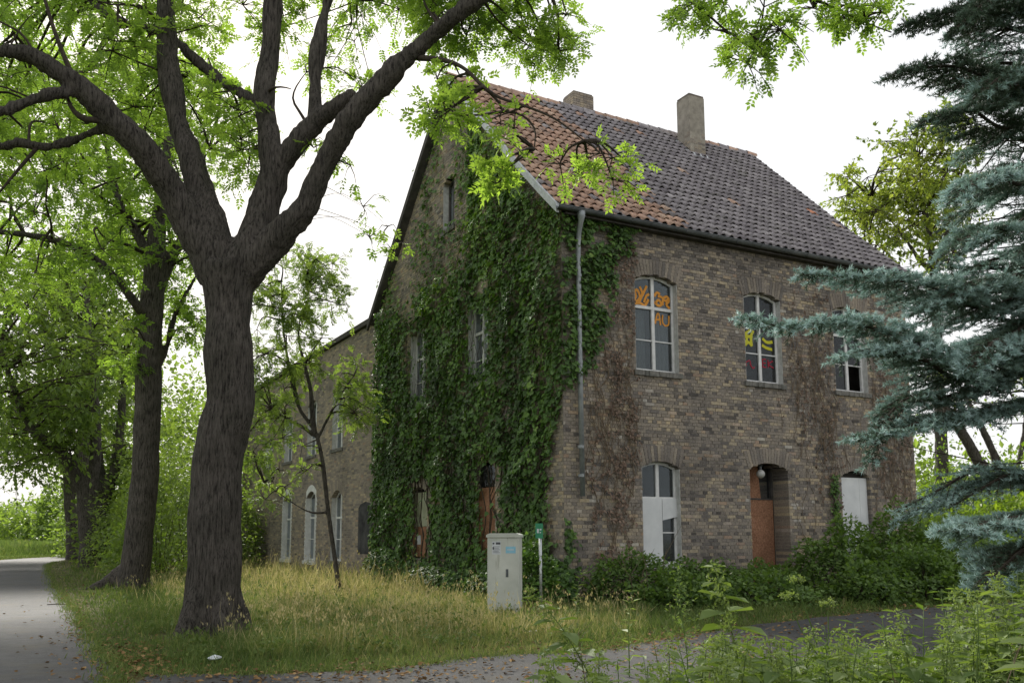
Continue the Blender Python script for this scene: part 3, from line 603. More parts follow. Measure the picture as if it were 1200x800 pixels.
for o in W_OP[1:3]:                      # white painted surrounds, toothed like the brickwork
    b = Acc(); n = int((o[3]-o[2])/.077)
    for r in range(n):
        wd = .1 if r % 2 else .05; z = o[2]+r*.077
        for sx, sg in ((o[0], -1), (o[1], 1)): obx(b, fW, min(sx, sx+sg*wd), max(sx, sx+sg*wd), -.01, .013, z, z+.074)
    obx(b, fW, o[0]-.12, o[1]+.12, -.05, .07, o[2]-.14, o[2]-.002)
    for r in range(12):
        u0 = o[0]+(o[1]-o[0])*r/12; u1 = o[0]+(o[1]-o[0])*(r+.95)/12; b.prism([(u0, arch_top(o, u0)), (u1, arch_top(o, u1)), (u1, arch_top(o, u1)+.24), (u0, arch_top(o, u0)+.24)], -.02, .017, fW)
    obx(b, fW, o[1]-.02, o[1]-.009, -.165, -.002, o[2], o[3])
    b.build('white_surround', MT['white'], wing)
b = Acc(); obx(b, fW, 11.7, 13.1, -.01, .015, .8, 2.3); b.prism([(11.7, 2.3), (13.1, 2.3), (12.9, 2.42), (12.4, 2.5), (11.9, 2.42)], -.01, .0152, fW); b.build('dark_panel', MT['dark_plaster'], wing)
a = Acc(); a.add([(.1, WY1, 0), (9, WY1, 0), (9, WY1, WH), (.1, WY1, WH)], np.array([(0, 1, 2, 3)]), .5); a.add([(9, W+.02, 0), (9, WY1, 0), (9, WY1, WH), (9, W+.02, WH)], np.array([(0, 1, 2, 3)])); a.build('far_wall', MT['mortar'], wing)
a = Acc(); a.box(-.02, W+.02, WH-.01, 9.1, WY1+.1, WH+.16); a.build('roof', MT['board_edge'], wing)
a = Acc(); a.box(.5, W+.05, 3.5, 8.9, WY1-.05, 3.7); a.box(3.5, W+.05, .05, 3.6, WY1-.05, WH-.1); a.build('inner_floors', MT['room'], wing)

# ------------------------------------------------------------------ vegetation tools
def resample(pts, rad, step):
    pts = np.asarray(pts, float); P = smooth_line(np.c_[pts, rad], 10); d = np.concatenate([[0], np.cumsum(np.linalg.norm(np.diff(P[:, :3], axis=0), axis=1))])
    n = max(3, int(d[-1]/step)+1); q = np.linspace(0, d[-1], n); return np.stack([np.interp(q, d, P[:, k]) for k in range(4)], -1)
def px_limb(pts):
    """[(u, v, Y, radius in px)] -> world polyline with radii in metres"""
    u, v, Y, r = np.array(pts, float).T; P = atY(u, v, Y); return P, r/F*Y
def fused_trunk(limbs, name, m, parent, off, voxel=.05, knob=.02, step=.12):
    """limbs [(pts, radii)] fused into one skin, roughened"""
    a = Acc()
    for P, r in limbs:
        q = resample(P, r, step); a.tube(q[:, :3]-off, q[:, 3], 12)
    me = a.mesh('tmp'); o = bpy.data.objects.new('tmp', me); COL.objects.link(o)
    md = o.modifiers.new('r', 'REMESH'); md.mode = 'VOXEL'; md.voxel_size = voxel; md.use_smooth_shade = True
    sm = o.modifiers.new('s', 'SMOOTH'); sm.factor = .5; sm.iterations = 4
    dg = bpy.context.evaluated_depsgraph_get(); me2 = bpy.data.meshes.new_from_object(o.evaluated_get(dg)); bpy.data.objects.remove(o); bpy.data.meshes.remove(me)
    n = len(me2.vertices); co = np.zeros(n*3, np.float32); no = np.zeros(n*3, np.float32); me2.vertices.foreach_get('co', co); me2.vertices.foreach_get('normal', no)
    co = co.reshape(-1, 3); no = no.reshape(-1, 3)
    d = np.array([noise.noise((x*2.2, y*2.2, z*1.5))*knob+noise.noise((x*9, y*9, z*1.2))*knob*.5+noise.noise((x*17, y*17, z*2))*knob*.6 for x, y, z in co.tolist()])
    co += no*d[:, None]; me2.vertices.foreach_set('co', co.ravel()); me2.name = name; me2.materials.clear(); me2.update()
    me2.polygons.foreach_set('use_smooth', np.ones(len(me2.polygons), bool))
    return link(name, me2, m, parent)
def sprays_on(acc, twa, centers, radii, n_twig, leaf, lsize, tintm, skel=None, comp=0, per=8, droop=.35, tw_r=.006, branch_r=.02, lpair=.16):
    """leafy clumps: twigs radiate from each centre, leaves (or compound leaves) sit along them; a branch joins the clump to the limb"""
    C = np.asarray(centers, float); R_ = np.broadcast_to(np.asarray(radii, float), (len(C),))
    if skel is not None and twa is not None:
        for c, r in zip(C, R_):
            d = np.linalg.norm(skel[:, :3]-c, axis=1)+.35*np.maximum(0, skel[:, 2]-c[2]); k = d.argmin(); p0 = skel[k, :3]
            if d[k] > 9: continue
            mid = (p0+c)/2+rdir(1)[0]*d[k]*.12+np.array([0, 0, d[k]*.1]); q = smooth_line([p0, mid, c], 5)
            rr = min(branch_r*(1+d[k]*.25), .06); twa.tube(q, np.linspace(rr, rr*.35, len(q)), 5, cap=False)
    m = len(C)*n_twig; ci = np.repeat(np.arange(len(C)), n_twig)
    D = rdir(m); D[:, 2] = D[:, 2]*.75+.05; D = nrm(D); ln = R_[ci]*U(.55, 1.1, m)
    base = C[ci]+D*(R_[ci]*U(0, .35, m))[:, None]; tip = base+D*ln[:, None]; tip[:, 2] -= droop*ln*U(.2, 1, m)
    if twa is not None:
        k = min(m, len(C)*5)
        for i in rng.choice(m, k, replace=False): twa.tube([C[ci[i]], (base[i]+tip[i])/2+np.array([0, 0, .05]), tip[i]], [tw_r*1.6, tw_r, tw_r*.5], 4, cap=False)
    f = U(.15, 1.0, (m, per)); P = base[:, None]+(tip-base)[:, None]*f[..., None]; P = P.reshape(-1, 3)
    Dd = np.repeat(D, per, 0); out = nrm(Dd*.7+rdir(len(P))*.8+np.array([0, 0, -.25]))
    ctint = np.repeat(np.repeat(np.clip(rng.normal(tintm, .17, len(C)), 0, 1), n_twig), per); hint = nrm(rdir(len(P))*.55+np.array([0, 0, 1.]))
    if comp:
        npair = comp; L0 = lsize*npair*.52*U(.8, 1.2, len(P)); side = nrm(np.cross(out, hint)); ups = np.cross(side, out)
        for j in range(npair):
            fj = (j+1.2)/(npair+.6); q = P+out*(L0*fj)[:, None]; q[:, 2] -= .18*L0*fj**2
            for sg in (-1, 1):
                inst(acc, *leaf, q, nrm(side*sg+out*.45+rdir(len(q))*.2), nrm(ups+rdir(len(q))*.3), lsize*U(.75, 1.1, len(q)), np.clip(ctint+U(-.2, .2, len(q)), 0, 1))
        q = P+out*L0[:, None]; q[:, 2] -= .18*L0; inst(acc, *leaf, q, out+rdir(len(q))*.15, ups, lsize*U(.8, 1.1, len(q)), np.clip(ctint+U(-.15, .15, len(q)), 0, 1))
    else: inst(acc, *leaf, P, out, hint, lsize*U(.65, 1.25, len(P)), np.clip(ctint+U(-.2, .2, len(P)), 0, 1))
def clumps_in(poly, Y0, Y1, n, grow=0, deny=None):
    poly = np.array(poly, float); lo, hi = poly.min(0), poly.max(0); out = []
    while len(out) < n:
        p = U(lo, hi)
        if inpoly(p[None], poly)[0] and not (deny and any(inpoly(p[None], d)[0] for d in deny)): out.append(atY(p[0], p[1], U(Y0, Y1)))
    return np.array(out)
def skel_of(limbs, step=.35): return np.concatenate([resample(P, r, step) for P, r in limbs])
def grow_side(limbs, skel_pts=(), n=10, ln=(1, 2.5), up=.4, rad=.4):
    """extra side branches with wandering tips, from existing limbs"""
    out = []
    sk = skel_of(limbs, .3); zmin = np.percentile(sk[:, 2], 35)
    cand = sk[sk[:, 2] > zmin]
    for i in rng.choice(len(cand), n):
        p = cand[i, :3]; d = rdir(1)[0]; d[2] = abs(d[2])*up+up*.5; d = nrm(d); l = U(*ln); pts = [p]
        for k in range(4): d = nrm(d+rdir(1)[0]*.5); pts.append(pts[-1]+d*l/4)
        r0 = min(cand[i, 3]*rad, .07); out.append((np.array(pts), np.linspace(r0, r0*.25, 5)))
    return out
SC_CLEAR = []

# ------------------------------------------------------------------ tree beside the road, the big forked one
Yt = 13.14
T1 = [px_limb([(247, 758, Yt, 45), (247, 742, Yt, 37), (250, 700, Yt, 31), (252, 640, Yt, 29), (254, 560, Yt, 28.5), (262, 505, Yt, 30), (271, 470, Yt, 28), (269, 420, Yt, 28), (269, 380, Yt, 26.5), (268, 345, Yt, 29), (266, 312, Yt, 31)]),
      px_limb([(255, 325, Yt, 24), (240, 292, Yt-.05, 22), (221, 262, Yt-.1, 21), (195, 212, Yt-.3, 18), (161, 169, Yt-.6, 16), (131, 139, Yt-.8, 16), (97, 105, Yt-1, 15), (64, 81, Yt-1.2, 12), (34, 64, Yt-1.3, 9), (0, 60, Yt-1.5, 8.5), (-40, 66, Yt-1.7, 7), (-95, 55, Yt-1.9, 5), (-150, 65, Yt-2.1, 3), (-190, 50, Yt-2.2, 1.5)]),
      px_limb([(140, 150, Yt-.75, 7), (112, 153, Yt-.7, 7), (90, 163, Yt-.6, 6), (54, 172, Yt-.6, 6), (22, 167, Yt-.6, 5), (0, 172, Yt-.6, 5), (-40, 160, Yt-.6, 3.6), (-90, 168, Yt-.6, 2.4), (-130, 155, Yt-.6, 1.2)]),
      px_limb([(92, 108, Yt-1, 7), (60, 110, Yt-1.3, 7), (38, 117, Yt-1.4, 7), (8, 129, Yt-1.5, 7), (-30, 132, Yt-1.7, 5), (-80, 120, Yt-1.9, 3), (-120, 125, Yt-2, 1.5)]),
      px_limb([(262, 318, Yt, 22), (256, 285, Yt, 19), (240, 240, Yt+.1, 16), (221, 180, Yt+.2, 15), (204, 120, Yt+.3, 13.5), (195, 49, Yt+.4, 12), (193, 0, Yt+.4, 10.5), (190, -90, Yt+.5, 8), (205, -180, Yt+.6, 4)]),
      px_limb([(275, 322, Yt, 24), (292, 290, Yt, 21), (308, 245, Yt+.1, 19), (322, 205, Yt+.1, 17), (316, 172, Yt+.1, 13.5), (310, 123, Yt+.2, 13), (316, 64, Yt+.3, 11.5), (320, 0, Yt+.3, 11), (318, -80, Yt+.3, 7), (330, -160, Yt+.3, 3)]),
      px_limb([(309, 128, Yt+.2, 9), (293, 115, Yt+.4, 7), (265, 99, Yt+.6, 7), (227, 68, Yt+.8, 6.5), (205, 47, Yt+.9, 6), (180, 34, Yt+1, 6), (142, 26, Yt+1.1, 6), (112, 5, Yt+1.2, 5), (90, -20, Yt+1.3, 4)]),
      px_limb([(322, 208, Yt+.1, 14), (345, 170, Yt, 13), (367, 147, Yt, 12), (390, 128, Yt-.1, 11), (418, 108, Yt-.2, 9)]),
      px_limb([(371, 147, Yt, 10), (370, 120, Yt, 8), (369, 98, Yt+.1, 8), (375, 42, Yt+.2, 8.5), (384, 0, Yt+.3, 7.5), (398, -70, Yt+.4, 5)]),
      px_limb([(283, 325, Yt, 22), (307, 302, Yt-.1, 19), (335, 268, Yt-.2, 18), (360, 240, Yt-.2, 16), (384, 183, Yt-.3, 14.5), (409, 144, Yt-.4, 15), (443, 102, Yt-.5, 14.5), (477, 68, Yt-.6, 13), (511, 38, Yt-.7, 11), (554, 4, Yt-.9, 9), (600, -35, Yt-1, 6), (660, -80, Yt-1.2, 3)])]
b1 = ground(247, 745)
SP1 = [px_limb([(490, 68, Yt-.6, 4), (522, 71, Yt-.9, 3), (545, 81, Yt-1.1, 2.6), (567, 102, Yt-1.3, 2.4), (587, 115, Yt-1.4, 2), (617, 125, Yt-1.6, 1.8), (650, 139, Yt-1.8, 1.5), (685, 165, Yt-2, 1)]),
       px_limb([(567, 102, Yt-1.3, 2), (585, 120, Yt-1.2, 1.6), (590, 130, Yt-1.2, 1.6), (612, 135, Yt-1.3, 1.5), (627, 152, Yt-1.4, 1.2), (626, 175, Yt-1.4, .8)]),
       px_limb([(600, -35, Yt-1, 4), (680, -45, Yt-1.6, 3.5), (760, -30, Yt-2.2, 3), (820, 10, Yt-2.4, 1.8), (850, 35, Yt-2.4, 1.4), (885, 60, Yt-2.4, .8)]),
       px_limb([(760, -30, Yt-2.2, 2.5), (860, -25, Yt-2.6, 2.2), (960, 2, Yt-2.8, 1.8), (1010, 25, Yt-2.9, 1.2), (1045, 38, Yt-2.9, .8)]),
       px_limb([(90, 100, Yt-1, 4), (75, 65, Yt-1, 3), (62, 30, Yt-1, 2.5), (50, -10, Yt-1, 2)]),
       px_limb([(45, 172, Yt-.6, 3), (25, 195, Yt-.7, 2.2), (0, 225, Yt-.8, 1.5)]),
       px_limb([(140, 160, Yt-.7, 4), (118, 142, Yt-.9, 4), (100, 140, Yt-1, 4), (85, 128, Yt-1, 3), (78, 110, Yt-1, 2)])]
tree = thing('roadside_tree', 'big old ash tree forking low into five thick limbs beside the road', 'tree', b1, group='trees in the roadside row')
roots = []
for an, l in ((2.6, .75), (.3, .6), (4.3, .8), (5.4, .7), (1.4, .6)):
    roots.append((np.array([b1+np.array([0, 0, .55])+np.array([math.cos(an), math.sin(an), 0])*.22, b1+np.array([math.cos(an)*.45, math.sin(an)*.45, .14]), b1+np.array([math.cos(an)*l, math.sin(an)*l, -.05])]), np.array([.2, .15, .06])))
fused_trunk(T1+roots, 'trunk', MT['bark'], tree, b1, .042, .045)
tw = Acc(); cr = Acc()
for P, r in SP1: q = resample(P, r, .1); tw.tube(q[:, :3], q[:, 3], 6)
side = grow_side(T1[1:], n=14, ln=(.8, 1.8), rad=.2)
for P, r in side: q = resample(P, r, .15); tw.tube(q[:, :3], q[:, 3], 5)
sk = skel_of(T1[1:]+SP1+side)
sprays_on(cr, tw, clumps_in([(-210, -40), (-60, -80), (-40, 170), (-120, 200), (-210, 120)], Yt-2.4, Yt+2, 22), U(.5, .8, 22), 11, LEAF, .078, .6, sk, comp=4, per=3)
sprays_on(cr, tw, clumps_in([(-60, -80), (260, -80), (250, 60), (180, 160), (90, 200), (-60, 200)], Yt-.2, Yt+4, 78), U(.5, .85, 78), 13, LEAF, .078, .62, sk, comp=4, per=4)
sprays_on(cr, tw, clumps_in([(200, -90), (560, -90), (480, 40), (400, 20), (330, 40), (230, 40)], Yt+.6, Yt+2.5, 30), U(.4, .7, 30), 11, LEAF, .078, .6, sk, comp=4, per=4)
sprays_on(cr, tw, clumps_in([(480, -60), (665, -60), (675, 20), (660, 75), (600, 70), (540, 40), (500, 60)], Yt-.5, Yt+1, 40), U(.35, .6, 40), 11, LEAF, .078, .62, sk, comp=4, per=4)
sprays_on(cr, tw, clumps_in([(490, 85), (545, 90), (555, 125), (530, 150), (500, 130)], Yt-1.5, Yt-.8, 8), .32, 7, LEAF, .09, .75, sk, comp=4, per=3)
sprays_on(cr, tw, clumps_in([(570, 115), (640, 150), (690, 165), (755, 195), (748, 215), (680, 215), (610, 190)], Yt-2.2, Yt-1.3, 10), .3, 5, LEAF, .078, .8, sk, comp=4, per=3)
sprays_on(cr, tw, atY(np.array([577, 590, 583]), np.array([195, 205, 215]), Yt-1.8), .22, 6, LEAF, .1, .9, sk, comp=4, per=3)
sprays_on(cr, tw, clumps_in([(790, -60), (930, -60), (915, 60), (890, 95), (850, 55), (805, 15)], Yt-3, Yt-2.2, 16), .36, 8, LEAF, .078, .5, sk, comp=4, per=3)
sprays_on(cr, tw, clumps_in([(930, -50), (1040, -30), (1035, 30), (1000, 48), (950, 15)], Yt-3.2, Yt-2.6, 9), .3, 8, LEAF, .078, .5, sk, comp=4, per=3)
sprays_on(cr, tw, clumps_in([(330, 130), (420, 190), (440, 260), (395, 240), (360, 160)], Yt-.3, Yt+.8, 5), .3, 5, LEAF, .078, .55, sk, comp=4, per=2, branch_r=.005)
sprays_on(cr, tw, atY(np.array([455, 470, 462, 433]), np.array([265, 285, 295, 278]), Yt-.5), .16, 4, LEAF, .078, .7, sk, comp=3, per=2, branch_r=.004)
sprays_on(cr, tw, clumps_in([(225, 60), (300, 130), (290, 230), (250, 200), (225, 130)], Yt+.2, Yt+2, 12), .45, 9, LEAF, .078, .7, sk, comp=4, per=4)
sprays_on(cr, tw, clumps_in([(320, -20), (500, -40), (490, 60), (440, 110), (380, 100), (330, 60)], Yt+1, Yt+3, 13), U(.35, .6, 13), 8, LEAF, .078, .62, sk, comp=4, per=3, branch_r=.01)
tw.build('twigs', MT['twig'], tree, True, off=b1); cr.build('crown', MT['leaf'], tree, off=b1)

# ------------------------------------------------------------------ the rest of the roadside row
Y2 = 24.6; b2 = ground(157, 689)
T2 = [px_limb([(155, 697, Y2, 23), (157, 680, Y2, 18), (162, 640, Y2, 16.5), (168, 580, Y2, 15.5), (172, 520, Y2, 15), (174, 455, Y2, 15), (176, 400, Y2, 14), (178, 360, Y2, 14), (181, 318, Y2, 12), (186, 262, Y2, 10), (196, 190, Y2+.3, 7), (200, 100, Y2+.5, 4)]),
      px_limb([(176, 375, Y2, 9), (161, 358, Y2-.5, 6.5), (134, 324, Y2-1, 5.5), (97, 294, Y2-1.5, 5), (48, 278, Y2-2, 4.5), (0, 272, Y2-2.5, 4), (-50, 270, Y2-3, 3)]),
      px_limb([(180, 350, Y2, 9), (199, 309, Y2+.3, 7), (213, 280, Y2+.4, 6), (228, 230, Y2+.6, 4), (240, 170, Y2+.8, 3)]),
      px_limb([(181, 320, Y2, 8), (165, 280, Y2+.2, 6), (140, 235, Y2+.4, 5), (125, 170, Y2+.6, 3.5), (110, 90, Y2+.8, 2)]),
      px_limb([(178, 440, Y2, 5), (195, 410, Y2+.4, 4), (205, 370, Y2+.7, 3.5), (232, 320, Y2+1.2, 2.5)])]
tree2 = thing('roadside_tree', 'straight-trunked ash with one limb arching over the road, beyond the big forked tree', 'tree', b2, group='trees in the roadside row')
rt2 = [(np.array([b2+np.array([-.1, -.1, .5]), b2+np.array([-.6, -.4, .12]), b2+np.array([-1.2, -.7, -.05])]), np.array([.28, .18, .06])), (np.array([b2+np.array([.1, -.1, .5]), b2+np.array([.45, -.2, .1]), b2+np.array([.8, -.3, -.05])]), np.array([.25, .15, .06]))]
fused_trunk(T2+rt2, 'trunk', MT['bark'], tree2, b2, .07, .035, .2)
tw = Acc(); cr = Acc(); side = grow_side(T2[1:], n=24, ln=(1.5, 3.5))
for P, r in side: q = resample(P, r, .3); tw.tube(q[:, :3], q[:, 3], 5)
sk = skel_of(T2+side, .5); sk = sk[sk[:, 2] > 5]
sprays_on(cr, tw, clumps_in([(-60, 100), (60, 60), (250, 60), (290, 160), (255, 260), (240, 340), (200, 330), (120, 300), (40, 330), (-60, 330)], Y2-3.5, Y2+6, 112), U(.9, 1.4, 112), 16, LEAF, .135, .52, sk, comp=3, per=4, branch_r=.03)
sprays_on(cr, tw, clumps_in([(188, 350), (235, 340), (235, 400), (200, 420)], Y2-.5, Y2+2, 7), .7, 10, LEAF, .12, .5, sk, comp=3, per=4)
sprays_on(cr, tw, clumps_in([(110, 380), (165, 370), (160, 440), (120, 470)], Y2-3, Y2+1, 5), .55, 9, LEAF, .12, .6, sk, comp=3, per=4)
tw.build('twigs', MT['twig'], tree2, True, off=b2); cr.build('crown', MT['leaf'], tree2, off=b2)
def far_tree(name, label, base, limbs, polys, tint, m='leaf_mid', bark='bark', voxel=.12, lsize=.27, ntw=18, per=11, rad=(1.2, 1.9), group=None, trunk=True, cat='tree'):
    t = thing(name, label, cat, base, group=group)
    fused_trunk(limbs, 'trunk', MT[bark], t, base, voxel, .04, .3)
    tw = Acc(); cr = Acc(); sk = skel_of(limbs, .6); sk = sk[sk[:, 2] > np.percentile(sk[:, 2], 25)]
    for poly, Y0, Y1, n in polys: sprays_on(cr, tw, clumps_in(poly, Y0, Y1, n), U(*rad, n), ntw, LEAF, lsize, tint, sk, comp=0, per=per, branch_r=.04, tw_r=.012)
    tw.build('twigs', MT['twig'], t, True, off=base); cr.build('crown', MT[m], t, off=base); return t
GR = 'trees in the roadside row'
Y3 = 42.; far_tree('roadside_tree', 'dark roadside tree whose low limb leans out left over the road bend', 'tree' and ground(108, 664), [
    px_limb([(106, 668, Y3, 14), (105, 640, Y3, 11), (101, 600, Y3, 10), (97, 567, Y3, 9), (70, 529, Y3-1, 6.5), (38, 502, Y3-2, 5), (16, 454, Y3-3, 4), (0, 400, Y3-3.5, 2)]),
    px_limb([(101, 595, Y3, 8), (112, 540, Y3, 7), (112, 480, Y3, 6), (105, 400, Y3, 5), (100, 330, Y3, 3)])],
    [([(-40, 330), (60, 330), (130, 340), (120, 470), (60, 500), (40, 560), (-40, 550)], Y3-6, Y3+5, 80), ([(60, 480), (110, 470), (100, 540), (70, 540)], Y3-3, Y3+1, 9)], .5, group=GR)
Y4 = 49.; far_tree('roadside_tree', 'pale-barked roadside tree leaning between the darker trunks', ground(122, 658), [
    px_limb([(124, 662, Y4, 11), (121, 640, Y4, 9), (117, 580, Y4, 8.5), (110, 508, Y4, 8), (104, 450, Y4, 6), (101, 380, Y4, 4), (96, 300, Y4, 2)]),
    px_limb([(108, 505, Y4, 6), (92, 465, Y4-.5, 5.5), (70, 427, Y4-1, 5), (48, 368, Y4-2, 3.5), (40, 310, Y4-2, 2)]),
    px_limb([(119, 600, Y4, 6), (135, 550, Y4, 6), (142, 490, Y4, 5.5), (147, 420, Y4, 3)])],
    [([(20, 260), (170, 260), (190, 340), (160, 460), (90, 440), (40, 380)], Y4-4, Y4+6, 75), ([(125, 480), (160, 480), (155, 560), (130, 570)], Y4, Y4+4, 8)], .45, bark='bark_pale', group=GR)
Y5 = 55.; far_tree('roadside_tree', 'slim dark roadside tree nearest the bend, trunk half hidden', ground(86, 656), [
    px_limb([(86, 658, Y5, 9), (85, 630, Y5, 7), (82, 583, Y5, 6.5), (78, 540, Y5, 6), (60, 490, Y5-1, 4), (45, 430, Y5-1, 2.5)]), px_limb([(82, 590, Y5, 5), (92, 540, Y5, 5), (96, 470, Y5, 3)])],
    [([(-60, 440), (90, 440), (100, 530), (75, 575), (30, 545), (-60, 560)], Y5-6, Y5+6, 45)], .42, group=GR)
Y6 = 58.; far_tree('roadside_tree', 'straight dark trunk standing close behind the pale-barked tree', ground(98, 654), [
    px_limb([(99, 657, Y6, 9), (98, 630, Y6, 7.5), (97, 560, Y6, 7), (100, 480, Y6, 5), (103, 400, Y6, 3)])],
    [([(60, 300), (180, 300), (200, 480), (120, 520), (80, 500)], Y6, Y6+7, 45)], .4, group=GR)

# ------------------------------------------------------------------ thin young tree in front of the wing
Yr = 22.8; br_ = ground(396, 697)
TR = [px_limb([(397, 698, Yr, 4), (395, 670, Yr, 2.9), (385, 600, Yr, 2.7), (378, 540, Yr, 2.6), (369, 505, Yr, 2.4), (352, 480, Yr, 2.2), (345, 455, Yr, 3), (338, 425, Yr, 2.2), (332, 380, Yr, 1.5), (330, 330, Yr, 1)]),
      px_limb([(369, 508, Yr, 3.5), (366, 480, Yr, 3), (364, 455, Yr, 2.4), (358, 430, Yr, 2), (350, 390, Yr+.2, 1.4), (360, 340, Yr+.3, .8)]),
      px_limb([(368, 510, Yr, 2.8), (355, 500, Yr-.2, 2), (335, 490, Yr-.4, 1.8), (318, 478, Yr-.5, 1.2)]),
      px_limb([(383, 600, Yr, 2), (365, 600, Yr-.3, 1.4), (345, 590, Yr-.5, 1.2), (310, 565, Yr-.7, .8)]),
      px_limb([(372, 515, Yr, 2), (395, 470, Yr, 1.6), (415, 440, Yr, 1)])]
t = thing('young_tree', 'thin young tree with feathery leaves in front of the wing windows', 'tree', br_)
fused_trunk(TR, 'trunk', MT['bark'], t, br_, .025, .008, .1)
tw = Acc(); cr = Acc(); sk = skel_of(TR); sk = sk[sk[:, 2] > 2.2]
sprays_on(cr, tw, clumps_in([(295, 330), (330, 295), (390, 300), (410, 345), (390, 400), (350, 440), (300, 420)], Yr-1, Yr+1.2, 44), U(.35, .62, 44), 12, LEAF, .075, .5, sk, comp=4, per=4)
sprays_on(cr, tw, clumps_in([(390, 410), (440, 430), (438, 490), (400, 490)], Yr-1, Yr+1, 11), .48, 11, LEAF, .075, .5, sk, comp=4, per=4)
sprays_on(cr, tw, clumps_in([(292, 430), (340, 440), (350, 500), (310, 590), (290, 560)], Yr-1.2, Yr+.4, 20), .42, 10, LEAF, .075, .5, sk, comp=4, per=4)
sprays_on(cr, tw, clumps_in([(350, 510), (370, 560), (345, 600), (320, 560)], Yr-.6, Yr+.4, 5), .35, 7, LEAF, .06, .5, sk, comp=4, per=3)
tw.build('twigs', MT['twig'], t, True, off=br_); cr.build('crown', MT['leaf_mid'], t, off=br_)

# ------------------------------------------------------------------ ivy over the gable and round the corner
def wall_points(mapf, s0, s1, z0, z1, n, polys, holes=(), thick=None, soft=5):
    s_ = U(s0, s1, n); z_ = U(z0, z1, n); p = project(h2w(np.stack(mapf(s_, 0*s_, z_), -1))) + rng.normal(0, soft, (n, 2))
    k = np.zeros(n, bool)
    for q in polys: k |= inpoly(p, q)
    for q in holes: k &= ~inpoly(p, q)
    return s_[k], z_[k]
def nz2(s, z, f, seed=0): return np.array([noise.noise((a*f, b*f, seed)) for a, b in zip(s.tolist(), z.tolist())])
ivy = thing('ivy', 'dense dark green ivy covering the gable and house corner', 'ivy', (CX, CY, 0), TH)
IVP = [[(437, 705), (437, 345), (452, 318), (464, 320), (466, 345), (476, 372), (488, 380), (487, 300), (490, 255), (498, 262), (530, 262), (534, 165), (540, 128), (556, 132), (580, 165), (606, 198), (630, 226), (664, 250), (664, 445), (652, 490), (643, 555), (642, 612), (650, 640), (655, 712)],
       [(497, 215), (512, 160), (519, 160), (512, 215), (505, 262), (494, 262)]]
HOL = [[(480, 384), (500, 388), (500, 464), (481, 468)], [(550, 358), (572, 366), (576, 415), (566, 434), (550, 428)], [(484, 560), (508, 558), (508, 652), (484, 656)], [(560, 535), (590, 538), (588, 645), (564, 645)], [(516, 212), (539, 218), (539, 262), (518, 262)],
       [(464, 300), (484, 300), (484, 368), (470, 362)]]
lf = Acc()
s_, z_ = wall_points(fB, -.05, W+.05, 0, 13.5, 56000, IVP, HOL, soft=4)
bul = np.clip(.1+.26*nz2(s_, z_, .8)+.18*nz2(s_, z_, 2.2, 3), .02, .45)
for o in B_OP: bul = np.where((s_ > o[0]-.9) & (s_ < o[1]+.05) & (z_ > o[2]-.1) & (z_ < o[3]+.3), bul*.12, bul)
bul = np.where((s_ < .8) & (z_ < 5.2), bul*.3, bul); keep = (nz2(s_, z_, 1.5, 9)+.4*nz2(s_, z_, 4., 2) > -.66); thin = (z_ > 8.4) & (s_ > 4.6); keep &= ~thin | (rng.random(len(s_)) < .28)
s_, z_, bul = s_[keep], z_[keep], bul[keep]; bul = np.where((z_ > 8.4) & (s_ > 4.6), .04, bul)
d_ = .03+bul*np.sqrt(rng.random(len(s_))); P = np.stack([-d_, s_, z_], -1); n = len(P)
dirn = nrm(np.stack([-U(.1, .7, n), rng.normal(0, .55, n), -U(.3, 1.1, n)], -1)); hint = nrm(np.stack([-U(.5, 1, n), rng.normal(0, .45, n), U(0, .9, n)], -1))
tv = np.clip(.22+.38*(d_/(bul+.04))**2+rng.normal(0, .15, n)+.3*nz2(s_, z_, .7, 5)+.22*np.clip((z_-5)/5, 0, 1), 0, 1)  # outer and upper leaves lighter: light on the ivy's top put into the tint
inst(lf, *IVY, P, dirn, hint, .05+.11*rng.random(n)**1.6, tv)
IVA = [[(658, 246), (700, 250), (738, 262), (738, 286), (722, 302), (714, 345), (706, 385), (694, 416), (680, 440), (658, 455)], [(642, 612), (665, 608), (672, 640), (668, 720), (640, 720)]]
s_, z_ = wall_points(fA, -.05, 2.2, 0, 8.3, 9000, IVA, soft=5)
keep = nz2(s_, z_, 2.2, 4) > -.25; s_, z_ = s_[keep], z_[keep]; n = len(s_); d_ = U(.02, .16, n); P = np.stack([s_, -d_, z_], -1)
inst(lf, *IVY, P, nrm(np.stack([rng.normal(0, .55, n), -U(.1, .7, n), -U(.3, 1.1, n)], -1)), nrm(np.stack([rng.normal(0, .45, n), -U(.5, 1, n), U(0, .9, n)], -1)), U(.07, .13, n), np.clip(rng.normal(.45, .2, n), 0, 1))
# rounded heap at the gable's foot and a fringe over the gutter
for (cs, cd_, cz, rs, rd, rz, n) in ((.2, .35, .7, .9, .5, .8, 2200), (6.0, .3, .3, 2.0, .4, .5, 2600), (9.8, .25, .6, 1.4, .4, .9, 1800), (2.4, .3, .4, 1.4, .4, .55, 2000)):
    q = rdir(n); q[:, 2] = abs(q[:, 2]); rr = U(.75, 1.05, n)[:, None]; P = np.stack([-cd_-q[:, 1]*rd, cs+q[:, 0]*rs, q[:, 2]*rz+cz*.2], -1)*1.0
    inst(lf, *IVY, P+rdir(n)*.06, nrm(rdir(n)*.6+np.array([-.5, 0, -.6])), nrm(np.stack([-abs(q[:, 1]), q[:, 0]*.5, q[:, 2]+.4], -1)+rdir(n)*.4), U(.06, .12, n), np.clip(rng.normal(.45, .2, n), 0, 1))
lf.build('foliage', MT['ivy'], ivy, kind='stuff')
st = Acc()
